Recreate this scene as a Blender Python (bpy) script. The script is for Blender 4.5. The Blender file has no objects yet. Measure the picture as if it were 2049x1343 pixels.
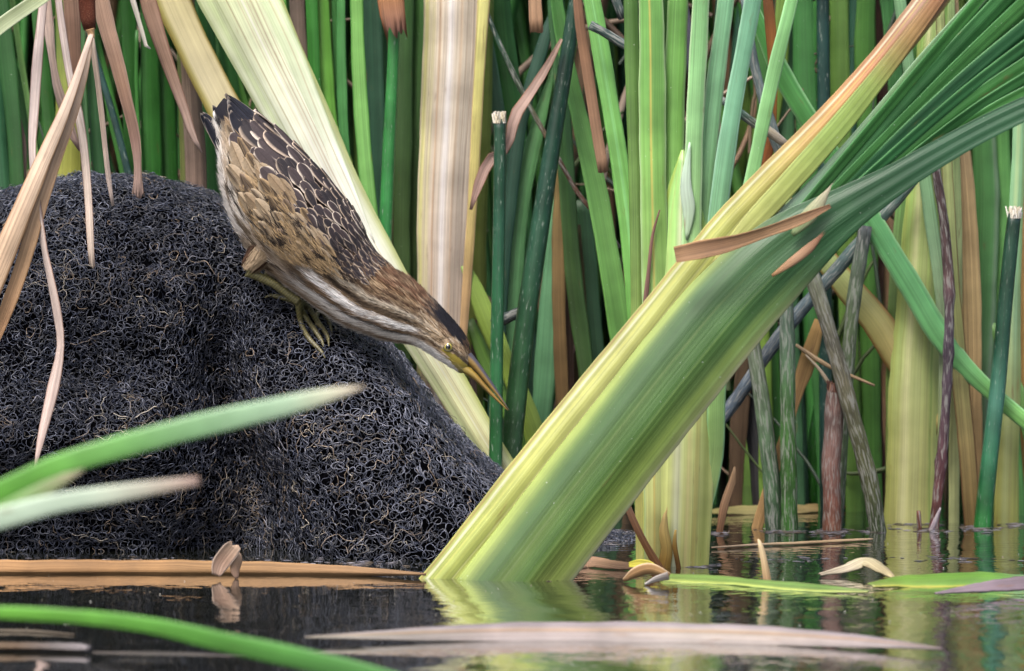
import bpy, math, random
import numpy as np
from mathutils import Vector, Matrix, kdtree

# ------------------------------------------------------------------ camera, sky, sun, exposure
SC = bpy.context.scene
COL = SC.collection
W0, H0, FPX = 2049.0, 1343.0, 11642.0
CAMP = Vector((0.0, -5.0, 0.5))
PITCH = math.atan((H0 / 2 + 4.0) / FPX)
cam = bpy.data.cameras.new('camera')
cam.sensor_width = 36.0
cam.lens = FPX / W0 * 36.0
cam.clip_start = 0.05
cam.clip_end = 2000.0
cam.dof.use_dof = True
cam.dof.focus_distance = 5.22
cam.dof.aperture_fstop = 9.0
camo = bpy.data.objects.new('camera', cam)
camo.location = CAMP
camo.rotation_euler = (math.pi / 2 - PITCH, 0, 0)
COL.objects.link(camo)
SC.camera = camo

SUN_EL, SUN_AZ = math.radians(58), math.radians(-24)   # azimuth measured from the camera side, to the left
wd = bpy.data.worlds.new('World')
SC.world = wd
wd.use_nodes = True
nt = wd.node_tree
nt.nodes.clear()
wo = nt.nodes.new('ShaderNodeOutputWorld')
wb = nt.nodes.new('ShaderNodeBackground')
sky = nt.nodes.new('ShaderNodeTexSky')
sky.sky_type = 'NISHITA'
sky.sun_disc = False
sky.sun_elevation = SUN_EL
sky.sun_rotation = math.pi - SUN_AZ
sky.dust_density = 6.0
sky.air_density = 1.0
sky.ozone_density = 1.0
wb.inputs[1].default_value = 0.105
nt.links.new(sky.outputs[0], wb.inputs[0])
nt.links.new(wb.outputs[0], wo.inputs[0])

sl = bpy.data.lights.new('sun', 'SUN')
sl.energy = 1.35
sl.angle = math.radians(18)
sl.color = (1.0, 0.985, 0.97)
so = bpy.data.objects.new('sun', sl)
sd = Vector((math.sin(SUN_AZ) * math.cos(SUN_EL), -math.cos(SUN_AZ) * math.cos(SUN_EL), math.sin(SUN_EL)))
so.rotation_euler = sd.to_track_quat('Z', 'Y').to_euler()
so.location = sd * 10
COL.objects.link(so)

SC.render.engine = 'CYCLES'
SC.cycles.use_denoising = True
SC.cycles.max_bounces = 8
SC.cycles.adaptive_threshold = 0.006
SC.view_settings.view_transform = 'Standard'
SC.view_settings.look = 'None'
SC.view_settings.gamma = 1.0
SC.view_settings.exposure = 2.1

# ------------------------------------------------------------------ helpers
cp, sp = math.cos(PITCH), math.sin(PITCH)
def ray(px, py):
    xc = (px - W0 / 2) / FPX
    yc = -(py - H0 / 2) / FPX
    return Vector((xc, cp + yc * sp, -sp + yc * cp))
def at(px, py, Y):
    d = ray(px, py)
    return CAMP + d * ((Y - CAMP.y) / d.y)
def wat(px, py):
    d = ray(px, py)
    return CAMP + d * (-CAMP.z / d.z)
def ywat(py):
    return wat(1000, py).y
def proj(P):
    P = np.asarray(P, float)
    d = P - np.array(CAMP)
    zf = d[..., 1] * cp - d[..., 2] * sp
    yu = d[..., 1] * sp + d[..., 2] * cp
    return np.stack([d[..., 0] / zf * FPX + W0 / 2, -yu / zf * FPX + H0 / 2], -1)
def pxm(Y):
    return (Y + 5.0) / FPX      # metres per photograph pixel at that depth

ALB = 0.50
def lin(c):
    c /= 255.0
    return c / 12.92 if c <= 0.04045 else ((c + 0.055) / 1.055) ** 2.4
def C(h, k=1.0):
    return np.array([lin(int(h[i:i + 2], 16)) * ALB * k for i in (0, 2, 4)])

def mesh_obj(name, V, F, mat, parent=None, cols=None, uvs=None, smooth=True, sharp=None):
    me = bpy.data.meshes.new(name)
    V = np.asarray(V, np.float32)
    if isinstance(F, np.ndarray):
        n = F.shape[1]
        me.vertices.add(len(V)); me.vertices.foreach_set('co', V.ravel())
        me.loops.add(F.size); me.loops.foreach_set('vertex_index', F.astype(np.int32).ravel())
        me.polygons.add(len(F))
        me.polygons.foreach_set('loop_start', np.arange(0, F.size, n, dtype=np.int32))
        me.polygons.foreach_set('loop_total', np.full(len(F), n, np.int32))
        me.update(calc_edges=True)
    else:
        me.from_pydata([tuple(v) for v in V.tolist()], [], [tuple(f) for f in F])
    if smooth:
        me.polygons.foreach_set('use_smooth', np.ones(len(me.polygons), bool))
    if cols is not None:
        a = me.color_attributes.new('Col', 'FLOAT_COLOR', 'POINT')
        c4 = np.ones((len(V), 4), np.float32); c4[:, :3] = np.clip(cols, 0, 1)
        a.data.foreach_set('color', c4.ravel())
    if uvs is not None:
        li = np.empty(len(me.loops), np.int32); me.loops.foreach_get('vertex_index', li)
        uv = me.uv_layers.new(name='UVMap')
        uv.data.foreach_set('uv', np.asarray(uvs, np.float32)[li].ravel())
    me.validate()
    if mat is not None:
        me.materials.append(mat)
    o = bpy.data.objects.new(name, me)
    COL.objects.link(o)
    if parent is not None:
        o.parent = parent
    return o
def tag(o, label, cat, group=None, kind=None):
    if label: o['label'] = label
    if cat: o['category'] = cat
    if group: o['group'] = group
    if kind: o['kind'] = kind
    return o
def thing(name, label, cat, group=None):
    o = bpy.data.objects.new(name, None)
    o.empty_display_size = 0.02
    COL.objects.link(o)
    return tag(o, label, cat, group)

# ------------------------------------------------------------------ materials
def nodes(name):
    m = bpy.data.materials.new(name)
    m.use_nodes = True
    t = m.node_tree
    t.nodes.clear()
    return m, t, t.nodes.new, t.links.new
def plantmat(name, rough=0.4, trans=0.15, streak=0.3, spot=0.0, spotcol=(0.12, 0.06, 0.03), spot_lo=0.62, spot_scale=(160, 30, 1),
             bump=0.3, sscale=(1000, 7, 1), spec=0.4, mottle=0.25, mscale=28.0, speck=0.0):
    m, t, N, L = nodes(name)
    out = N('ShaderNodeOutputMaterial'); bs = N('ShaderNodeBsdfPrincipled')
    at_ = N('ShaderNodeAttribute'); at_.attribute_name = 'Col'
    uv = N('ShaderNodeUVMap'); oi = N('ShaderNodeObjectInfo')
    rw = N('ShaderNodeMath'); rw.operation = 'MULTIPLY'; rw.inputs[1].default_value = 60; L(oi.outputs['Random'], rw.inputs[0])
    mp = N('ShaderNodeMapping'); mp.inputs['Scale'].default_value = sscale; L(uv.outputs[0], mp.inputs[0])
    n1 = N('ShaderNodeTexNoise'); n1.noise_dimensions = '4D'; n1.inputs['Scale'].default_value = 1.0; n1.inputs['Detail'].default_value = 4
    L(mp.outputs[0], n1.inputs['Vector']); L(rw.outputs[0], n1.inputs['W'])
    r1 = N('ShaderNodeMapRange'); r1.inputs[1].default_value = 0.3; r1.inputs[2].default_value = 0.7
    r1.inputs[3].default_value = 1 - streak; r1.inputs[4].default_value = 1 + streak; L(n1.outputs[0], r1.inputs[0])
    geo = N('ShaderNodeNewGeometry')
    n2 = N('ShaderNodeTexNoise'); n2.noise_dimensions = '4D'; n2.inputs['Scale'].default_value = mscale; n2.inputs['Detail'].default_value = 3
    L(geo.outputs['Position'], n2.inputs['Vector']); L(rw.outputs[0], n2.inputs['W'])
    r2 = N('ShaderNodeMapRange'); r2.inputs[1].default_value = 0.3; r2.inputs[2].default_value = 0.7
    r2.inputs[3].default_value = 1 - mottle; r2.inputs[4].default_value = 1 + mottle; L(n2.outputs[0], r2.inputs[0])
    mm = N('ShaderNodeMath'); mm.operation = 'MULTIPLY'; L(r1.outputs[0], mm.inputs[0]); L(r2.outputs[0], mm.inputs[1])
    mx = N('ShaderNodeVectorMath'); mx.operation = 'SCALE'; L(at_.outputs['Color'], mx.inputs[0]); L(mm.outputs[0], mx.inputs['Scale'])
    col = mx.outputs[0]
    if spot > 0:
        mp3 = N('ShaderNodeMapping'); mp3.inputs['Scale'].default_value = spot_scale; L(uv.outputs[0], mp3.inputs[0])
        n3 = N('ShaderNodeTexNoise'); n3.noise_dimensions = '4D'; n3.inputs['Scale'].default_value = 1.0; n3.inputs['Detail'].default_value = 5
        L(mp3.outputs[0], n3.inputs['Vector']); L(rw.outputs[0], n3.inputs['W'])
        r3 = N('ShaderNodeMapRange'); r3.inputs[1].default_value = spot_lo; r3.inputs[2].default_value = spot_lo + 0.1
        r3.inputs[3].default_value = 0; r3.inputs[4].default_value = spot; L(n3.outputs[0], r3.inputs[0])
        mc = N('ShaderNodeMixRGB'); L(r3.outputs[0], mc.inputs[0]); L(col, mc.inputs[1]); mc.inputs[2].default_value = (*spotcol, 1)
        col = mc.outputs[0]
    if speck > 0:
        n5 = N('ShaderNodeTexNoise'); n5.noise_dimensions = '4D'; n5.inputs['Scale'].default_value = 420; n5.inputs['Detail'].default_value = 2
        L(geo.outputs['Position'], n5.inputs['Vector']); L(rw.outputs[0], n5.inputs['W'])
        r5 = N('ShaderNodeMapRange'); r5.inputs[1].default_value = 0.735; r5.inputs[2].default_value = 0.77; r5.inputs[3].default_value = 0; r5.inputs[4].default_value = speck
        L(n5.outputs[0], r5.inputs[0])
        m5 = N('ShaderNodeMixRGB'); L(r5.outputs[0], m5.inputs[0]); L(col, m5.inputs[1]); m5.inputs[2].default_value = (0.42, 0.45, 0.42, 1)
        col = m5.outputs[0]
    L(col, bs.inputs['Base Color'])
    r4 = N('ShaderNodeMapRange'); r4.inputs[3].default_value = max(rough - 0.12, 0.05); r4.inputs[4].default_value = rough + 0.15
    L(n2.outputs[0], r4.inputs[0]); L(r4.outputs[0], bs.inputs['Roughness'])
    bs.inputs['Specular IOR Level'].default_value = spec
    if bump > 0:
        bp = N('ShaderNodeBump'); bp.inputs['Strength'].default_value = bump; bp.inputs['Distance'].default_value = 0.0008
        L(n1.outputs[0], bp.inputs['Height']); L(bp.outputs[0], bs.inputs['Normal'])
    if trans > 0:
        tr = N('ShaderNodeBsdfTranslucent'); L(col, tr.inputs['Color'])
        ms = N('ShaderNodeMixShader'); ms.inputs[0].default_value = trans
        L(bs.outputs[0], ms.inputs[1]); L(tr.outputs[0], ms.inputs[2]); L(ms.outputs[0], out.inputs[0])
    else:
        L(bs.outputs[0], out.inputs[0])
    return m
M_GREEN = plantmat('green_leaf', 0.42, 0.15, 0.22, 0.6, (0.09, 0.065, 0.025), 0.655, (190, 40, 1), mottle=0.20, speck=0.5, spec=0.3)
M_WAX = plantmat('waxy_sheath', 0.44, 0.08, 0.15, 0.6, (0.10, 0.07, 0.03), 0.69, (120, 16, 1), mottle=0.12, speck=0.4, spec=0.35)
M_PALE = plantmat('pale_stalk', 0.42, 0.10, 0.17, 0.65, (0.15, 0.075, 0.025), 0.65, (170, 22, 1), mottle=0.15, speck=0.3)
M_DEAD = plantmat('dead_leaf', 0.75, 0.10, 0.30, 0.55, (0.10, 0.055, 0.032), 0.62, (190, 26, 1), bump=0.8, spec=0.2, mottle=0.22)
M_RUSH = plantmat('rush_stem', 0.34, 0.0, 0.22, 0.6, (0.19, 0.22, 0.19), 0.60, (520, 120, 1), mottle=0.40, speck=0.6)
M_MOSS = plantmat('mossy_stem', 0.8, 0.0, 0.40, 0.55, (0.19, 0.19, 0.175), 0.50, (560, 80, 1), bump=1.0, spec=0.25, sscale=(700, 45, 1), mottle=0.40, mscale=45)
M_SPIKE = plantmat('seed_spike', 0.9, 0.0, 0.45, 0.6, (0.16, 0.09, 0.06), 0.55, (900, 900, 1), bump=1.0, spec=0.1, sscale=(1500, 1500, 1))

def simplemat(name, rough=0.6, spec=0.3, noise=0.0, nscale=400, color=None, bump=0.0, coat=0.0, bdist=0.0006):
    m, t, N, L = nodes(name)
    out = N('ShaderNodeOutputMaterial'); bs = N('ShaderNodeBsdfPrincipled')
    if color is None:
        a = N('ShaderNodeAttribute'); a.attribute_name = 'Col'; col = a.outputs['Color']
    else:
        a = N('ShaderNodeRGB'); a.outputs[0].default_value = (*color, 1); col = a.outputs[0]
    geo = N('ShaderNodeNewGeometry')
    n = N('ShaderNodeTexNoise'); n.inputs['Scale'].default_value = nscale; n.inputs['Detail'].default_value = 4
    L(geo.outputs['Position'], n.inputs['Vector'])
    r = N('ShaderNodeMapRange'); r.inputs[1].default_value = 0.3; r.inputs[2].default_value = 0.7
    r.inputs[3].default_value = 1 - noise; r.inputs[4].default_value = 1 + noise; L(n.outputs[0], r.inputs[0])
    mx = N('ShaderNodeVectorMath'); mx.operation = 'SCALE'; L(col, mx.inputs[0]); L(r.outputs[0], mx.inputs['Scale'])
    L(mx.outputs[0], bs.inputs['Base Color'])
    bs.inputs['Roughness'].default_value = rough
    bs.inputs['Specular IOR Level'].default_value = spec
    bs.inputs['Coat Weight'].default_value = coat
    if bump:
        b = N('ShaderNodeBump'); b.inputs['Strength'].default_value = bump; b.inputs['Distance'].default_value = bdist
        L(n.outputs[0], b.inputs['Height']); L(b.outputs[0], bs.inputs['Normal'])
    L(bs.outputs[0], out.inputs[0])
    return m
M_MATBASE = simplemat('root_mat_core', 1.0, 0.0, 0.5, 350, (0.0012, 0.0012, 0.0016), 1.0)
M_FIBRE = simplemat('root_fibre', 0.38, 0.5, 0.25, 900)
M_BIRD = simplemat('bird_plumage', 0.8, 0.15, 0.12, 900, None, 0.5, bdist=0.0004)
M_SCALE = simplemat('bird_leg_skin', 0.45, 0.4, 0.35, 900, None, 0.9)
M_BILL = simplemat('bill_horn', 0.32, 0.5, 0.10, 500, None, 0.15)
M_EYE = simplemat('eye_iris', 0.08, 0.6, 0.1, 900, None, 0.0, 0.6)
M_MUD = simplemat('bank_mud', 0.9, 0.2, 0.4, 12, (0.03, 0.026, 0.018), 0.8)
M_BED = simplemat('reed_mass', 0.55, 0.3, 0.2, 30)

# feather: barbs across the vane
M_FEATHER = plantmat('feather', 0.7, 0.05, 0.18, 0.0, bump=0.3, sscale=(6, 46, 1), spec=0.15, mottle=0.12, mscale=300)

def water_mat():
    m, t, N, L = nodes('pond_water')
    out = N('ShaderNodeOutputMaterial'); bs = N('ShaderNodeBsdfPrincipled')
    bs.inputs['Base Color'].default_value = (0.008, 0.009, 0.0065, 1)
    bs.inputs['Roughness'].default_value = 0.015
    bs.inputs['IOR'].default_value = 1.42
    geo = N('ShaderNodeNewGeometry')
    mp = N('ShaderNodeMapping'); mp.inputs['Scale'].default_value = (0.8, 1.0, 1.0); L(geo.outputs['Position'], mp.inputs[0])
    n1 = N('ShaderNodeTexNoise'); n1.inputs['Scale'].default_value = 75; n1.inputs['Detail'].default_value = 1.5
    L(mp.outputs[0], n1.inputs['Vector'])
    n2 = N('ShaderNodeTexNoise'); n2.inputs['Scale'].default_value = 9; n2.inputs['Detail'].default_value = 1
    L(geo.outputs['Position'], n2.inputs['Vector'])
    # calmer water to the left, livelier among the stems at the right
    sx = N('ShaderNodeSeparateXYZ'); L(geo.outputs['Position'], sx.inputs[0])
    r = N('ShaderNodeMapRange'); r.inputs[1].default_value = -0.15; r.inputs[2].default_value = 0.2; r.inputs[3].default_value = 0.35; r.inputs[4].default_value = 1.0
    L(sx.outputs[0], r.inputs[0])
    mu = N('ShaderNodeMath'); mu.operation = 'MULTIPLY'; L(n1.outputs[0], mu.inputs[0]); L(r.outputs[0], mu.inputs[1])
    ad = N('ShaderNodeMath'); ad.operation = 'MULTIPLY_ADD'; ad.inputs[1].default_value = 4.0; L(n2.outputs[0], ad.inputs[0]); L(mu.outputs[0], ad.inputs[2])
    b = N('ShaderNodeBump'); b.inputs['Strength'].default_value = 1.0; b.inputs['Distance'].default_value = 0.00062
    L(ad.outputs[0], b.inputs['Height']); L(b.outputs[0], bs.inputs['Normal'])
    bs.inputs['Coat Weight'].default_value = 1.0; bs.inputs['Coat Roughness'].default_value = 0.015; bs.inputs['Coat IOR'].default_value = 1.34   # extra reflecting layer, added to brighten the reflections
    L(b.outputs[0], bs.inputs['Coat Normal'])
    L(bs.outputs[0], out.inputs[0])
    return m
M_WATER = water_mat()

# ------------------------------------------------------------------ setting: water, bank
def sheet(name, x0, x1, ys, zs, mat):
    V, F = [], []
    for y, z in zip(ys, zs):
        V += [(x0, y, z), (x1, y, z)]
    for i in range(len(ys) - 1):
        F.append((2 * i, 2 * i + 1, 2 * i + 3, 2 * i + 2))
    o = mesh_obj(name, V, F, mat, smooth=False)
    o['kind'] = 'structure'
    return o
sheet('water', -400, 400, [-400, 400], [0, 0], M_WATER)
sheet('bank', -400, 400, [2.6, 4.0, 7.0, 400], [-0.1, 0.45, 0.9, 1.6], M_MUD)

# ------------------------------------------------------------------ curve + strip + tube builders
def catmull(P, n):
    """P: (k,d) control rows, resampled to n rows, uniform in chord length of the first three columns"""
    P = np.asarray(P, float)
    if len(P) == 2:
        t = np.linspace(0, 1, n)[:, None]
        return P[0] * (1 - t) + P[1] * t
    d = np.linalg.norm(np.diff(P[:, :3], axis=0), axis=1) ** 0.5 + 1e-9
    T = np.concatenate([[0], np.cumsum(d)])
    Pe = np.vstack([2 * P[0] - P[1], P, 2 * P[-1] - P[-2]])
    Te = np.concatenate([[-d[0]], T, [T[-1] + d[-1]]])
    out = []
    fine = []
    for i in range(len(P) - 1):
        p0, p1, p2, p3 = Pe[i:i + 4]; t0, t1, t2, t3 = Te[i:i + 4]
        t = np.linspace(t1, t2, 24, endpoint=(i == len(P) - 2))[:, None]
        A1 = (t1 - t) / (t1 - t0) * p0 + (t - t0) / (t1 - t0) * p1
        A2 = (t2 - t) / (t2 - t1) * p1 + (t - t1) / (t2 - t1) * p2
        A3 = (t3 - t) / (t3 - t2) * p2 + (t - t2) / (t3 - t2) * p3
        B1 = (t2 - t) / (t2 - t0) * A1 + (t - t0) / (t2 - t0) * A2
        B2 = (t3 - t) / (t3 - t1) * A2 + (t - t1) / (t3 - t1) * A3
        fine.append((t2 - t) / (t2 - t1) * B1 + (t - t1) / (t2 - t1) * B2)
    fine = np.vstack(fine)
    s = np.concatenate([[0], np.cumsum(np.linalg.norm(np.diff(fine[:, :3], axis=0), axis=1))])
    q = np.linspace(0, s[-1], n)
    return np.stack([np.interp(q, s, fine[:, k]) for k in range(fine.shape[1])], 1)
def unit(a):
    return a / (np.linalg.norm(a, axis=-1, keepdims=True) + 1e-12)
def spread(vals, n):
    vals = np.atleast_1d(np.asarray(vals, float))
    if len(vals) == 1: return np.repeat(vals, n)
    return np.interp(np.linspace(0, 1, n), np.linspace(0, 1, len(vals)), vals)
def colrow(cols, t):
    cs = np.array([C(c) if isinstance(c, str) else c for c in cols])
    x = np.linspace(0, 1, len(cs))
    return np.stack([np.interp(t, x, cs[:, k]) for k in range(3)], 1)

def control(pts, w, Y, e0, e1):
    """pixel control points -> rows x,y,z,halfwidth,tcolour; e0/e1: 'w' run on into the water, a length in metres, or 0"""
    ws = spread(w, len(pts)) if len(np.atleast_1d(w)) != len(pts) else np.asarray(w, float)
    rows = []
    for (p, wi) in zip(pts, ws):
        y = p[2] if len(p) > 2 else Y
        P = at(p[0], p[1], y)
        rows.append([P.x, P.y, P.z, wi * 0.5 * pxm(y), 0.0])
    R = np.array(rows)
    s = np.concatenate([[0], np.cumsum(np.linalg.norm(np.diff(R[:, :3], axis=0), axis=1))])
    R[:, 4] = s / s[-1]
    def ext(R, end, e):
        a, b = (R[0], R[1]) if end == 0 else (R[-1], R[-2])
        d = unit(a[:3] - b[:3])
        if e == 'w':
            if d[2] > -0.25:
                d = unit(np.array([d[0], d[1], -abs(d[2]) - 0.6]))
            Lx = max((a[2] + 0.03) / -d[2], 0.01)
        else:
            Lx = e
        n = a.copy(); n[:3] = a[:3] + d * Lx
        if e != 'w':
            n[3] = a[3] * 0.75
        mid = (a + n) / 2
        return np.vstack([n, mid, R]) if end == 0 else np.vstack([R, mid, n])
    if e0: R = ext(R, 0, e0)
    if e1: R = ext(R, 1, e1)
    return R

def strip(name, pts, w, Y, cols, mat=None, parent=None, c=0.25, twist=0.0, edge=None, mid=None, e0=0, e1=0, thick=0.0008,
          K=9, wob=0.03, seed=None, fold=0.0, ragged=0.0, across=None, fade=None):
    """a leaf: curved channel section (c>0 bulges to the viewer), real thickness; colours along (cols), at the margins (edge), midrib (mid)"""
    rnd = np.random.RandomState(abs(hash((name, pts[0], pts[-1]))) % 99991 if seed is None else seed) if False else np.random.RandomState(int(sum(p[0] * 7 + p[1] * 13 for p in pts)) % 99991)
    R = control(pts, w, Y, e0, e1)
    Ltot = np.sum(np.linalg.norm(np.diff(R[:, :3], axis=0), axis=1))
    n = int(np.clip(Ltot / 0.012, 14, 90))
    R = catmull(R, n)
    P = R[:, :3]; hw = np.maximum(R[:, 3], 0.0002); tc = np.clip(R[:, 4], 0, 1)
    ph = rnd.rand(6) * 6.28
    s = np.concatenate([[0], np.cumsum(np.linalg.norm(np.diff(P, axis=0), axis=1))])
    hw = hw * (1 + wob * (np.sin(s * 45 + ph[0]) + 0.6 * np.sin(s * 110 + ph[1]) + 0.4 * np.sin(s * 260 + ph[2])))
    if wob:
        P = P + np.array([1, 0, 0.2]) * (np.minimum(hw, 0.01) * wob * 1.2 * np.sin(s * 28 + ph[3]))[:, None]
    T = unit(np.gradient(P, axis=0))
    view = np.array([0, -1.0, 0.06])
    N0 = unit(view - (T @ view)[:, None] * T)
    S0 = np.cross(T, N0)
    tw = spread(twist, n) + wob * 2.0 * np.sin(s * 14 + ph[4])
    N_ = N0 * np.cos(tw)[:, None] + S0 * np.sin(tw)[:, None]
    S_ = np.cross(T, N_)
    v = np.linspace(-1, 1, K)
    cc = spread(c, n)[:, None]
    pr = cc * (1 - v ** 2)[None, :] - fold * np.abs(v)[None, :]
    pr = pr + 0.02 * np.sin(v * 9 + ph[5])[None, :] * (1 if wob else 0)
    if K >= 21:
        pr = pr + 0.0022 * rnd.randn(K)[None, :]        # low ribs along the leaf
    hwk = hw[:, None]
    front = P[:, None, :] + S_[:, None, :] * (hwk * v[None, :])[..., None] + N_[:, None, :] * (hwk * pr)[..., None]
    if ragged:
        jag = (rnd.rand(K) - 0.2) * ragged
        front[-1] += T[-1][None, :] * jag[:, None]
    th = thick * (1 - 0.8 * v ** 2)[None, :, None] + 0.00012
    back = front - N_[:, None, :] * th
    base = colrow(cols, tc)[:, None, :].repeat(K, 1)
    if across is not None:       # [(v, hex, amount)] colour bands that run along the leaf
        for (vc, wv, hx, amt) in across:
            g = (np.exp(-((v - vc) / wv) ** 2) * amt)[None, :].repeat(n, 0)
            if fade is not None: g = g * (1 - np.clip((tc - fade[0]) / (fade[1] - fade[0]), 0, 1))[:, None]
            base = base * (1 - g[..., None]) + C(hx)[None, None, :] * g[..., None]
    if mat is None or mat is M_GREEN:
        base = base * np.array([1.10, 1.03, 0.92])
        base = base * 0.88 + base.mean(-1, keepdims=True) * 0.12
    if mat is M_WAX:
        base = base * np.array([0.98, 0.96, 0.92])
    if mat is M_DEAD:
        base = base * np.array([0.95, 1.0, 1.02])
    base = base * (1 + (0.032 if K >= 41 else 0.055) * rnd.randn(K))[None, :, None]
    if edge is not None:
        g = np.clip((np.abs(v) - 0.8) / 0.2, 0, 1) ** 1.5
        base = base * (1 - g[None, :, None]) + C(edge)[None, None, :] * g[None, :, None]
    if mid is not None:
        g = np.exp(-(v / 0.12) ** 2)
        base = base * (1 - g[None, :, None]) + C(mid)[None, None, :] * g[None, :, None]
    V = np.vstack([front.reshape(-1, 3), back.reshape(-1, 3)])
    cols_ = np.vstack([base.reshape(-1, 3)] * 2)
    uu = (hw[:, None] * v[None, :]); vv = np.repeat(s[:, None], K, 1)
    uv = np.stack([uu, vv], -1).reshape(-1, 2)
    uv = np.vstack([uv, uv + 0.37])
    m = n * K
    I = np.arange(m).reshape(n, K)
    q = lambda A: np.stack([A[:-1, :-1], A[:-1, 1:], A[1:, 1:], A[1:, :-1]], -1).reshape(-1, 4)
    F = [q(I), q(I + m)[:, ::-1]]
    for e in (0, K - 1):
        a = I[:, e]; f = np.stack([a[:-1], a[1:], a[1:] + m, a[:-1] + m], 1)
        F.append(f if e == 0 else f[:, ::-1])
    for r in (0, n - 1):
        a = I[r]; f = np.stack([a[:-1], a[:-1] + m, a[1:] + m, a[1:]], 1)
        F.append(f if r == 0 else f[:, ::-1])
    return mesh_obj(name, V, np.vstack(F), mat or M_GREEN, parent, cols_, uv)

def tube_data(P, r, nseg=12, flat=1.0, side=None):
    P = np.asarray(P, float); n = len(P)
    r = np.asarray(r, float)
    T = unit(np.gradient(P, axis=0))
    ref = np.array([0, -1.0, 0.05]) if side is None else np.asarray(side, float)
    N_ = unit(ref - (T @ ref)[:, None] * T)
    S_ = np.cross(T, N_)
    th = np.linspace(0, 2 * np.pi, nseg, endpoint=False)
    V = P[:, None, :] + (np.cos(th)[None, :, None] * S_[:, None, :] + flat * np.sin(th)[None, :, None] * N_[:, None, :]) * r[:, None, None]
    I = np.arange(n * nseg).reshape(n, nseg)
    J = np.roll(I, -1, 1)
    F = np.stack([I[:-1], J[:-1], J[1:], I[1:]], -1).reshape(-1, 4)
    V = V.reshape(-1, 3)
    c0, c1 = len(V), len(V) + 1
    V = np.vstack([V, P[0], P[-1]])
    caps = [(c0, J[0, k], I[0, k], c0) for k in range(nseg)]
    return V, F, I, J, c0, c1
def tube(name, pts, w, Y, cols, mat, parent=None, e0=0, e1=0, nseg=14, rough=0.0, nodes_=None, flat=0.9, capcol=None, lump=0.0):
    R = control(pts, w, Y, e0, e1)
    Ltot = np.sum(np.linalg.norm(np.diff(R[:, :3], axis=0), axis=1))
    n = int(np.clip(Ltot / 0.009, 10, 90))
    R = catmull(R, n)
    rnd = np.random.RandomState(int(sum(p[0] * 7 + p[1] * 13 for p in pts)) % 99991)
    r = np.maximum(R[:, 3], 0.0003)
    s = np.linspace(0, Ltot, n)
    if rough:
        r = r * (1 + rough * (rnd.rand(n) - 0.5) + rough * 0.6 * np.sin(s * 70 + rnd.rand() * 6))
        R[:, 0] += np.convolve(rnd.randn(n), np.ones(5) / 5, 'same') * r * rough * 0.6
    if nodes_:
        for tn in nodes_:
            r = r * (1 + 0.22 * np.exp(-((R[:, 4] - tn) / 0.018) ** 2))
    V, F, I, J, c0, c1 = tube_data(R[:, :3], r, nseg, flat)
    if lump:
        k = rnd.rand(n, nseg); V[:n * nseg] += ((V[:n * nseg] - np.repeat(R[:, :3], nseg, 0)) * ((k.reshape(-1, 1) - 0.5) * lump))
    cr = colrow(cols, np.clip(R[:, 4], 0, 1))
    cc = np.vstack([np.repeat(cr, nseg, 0), cr[:1], cr[-1:] if capcol is None else C(capcol)[None]])
    uu = np.linspace(0, 1, nseg)[None, :] * (r[:, None] * 6.28); vv = np.repeat(s[:, None], nseg, 1)
    uv = np.vstack([np.stack([uu, vv], -1).reshape(-1, 2), [[0, 0], [0, 0]]])
    FF = [tuple(f) for f in F.tolist()]
    FF += [(c0, int(J[0, k]), int(I[0, k])) for k in range(nseg)] + [(c1, int(I[-1, k]), int(J[-1, k])) for k in range(nseg)]
    return mesh_obj(name, V, FF, mat, parent, cc, uv)

# ------------------------------------------------------------------ the root mat mound
MX = np.array([-700, -300, -100, 0, 100, 200, 300, 380, 440, 500, 560, 620, 700, 780, 850, 930, 1000, 1060, 1130, 1210, 1290], float)
MYp = np.array([560, 455, 420, 390, 360, 351, 357, 378, 404, 455, 508, 560, 622, 690, 790, 893, 950, 1004, 1040, 1066, 1100], float)
MR = np.array([.40, .40, .40, .40, .40, .40, .40, .395, .39, .385, .38, .375, .37, .365, .36, .355, .35, .35, .36, .37, .38])
MA = np.array([.24, .23, .22, .21, .205, .20, .20, .20, .195, .195, .195, .195, .20, .205, .20, .185, .16, .12, .09, .06, .03])
NXM, NTM = 420, 260
gx = np.linspace(MX[0], MX[-1], NXM)
def sm(x, y): 
    v = np.interp(gx, x, y)
    k = np.exp(-np.linspace(-2, 2, 25) ** 2); k /= k.sum()
    vp = np.pad(v, 12, mode='edge')
    return np.convolve(vp, k, 'valid')
gY = sm(MX, MR); gA = sm(MX, MA); gPy = sm(MX, MYp)
ridge = np.array([at(a, b, y) for a, b, y in zip(gx, gPy, gY)])
rs = np.random.RandomState(5)
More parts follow.
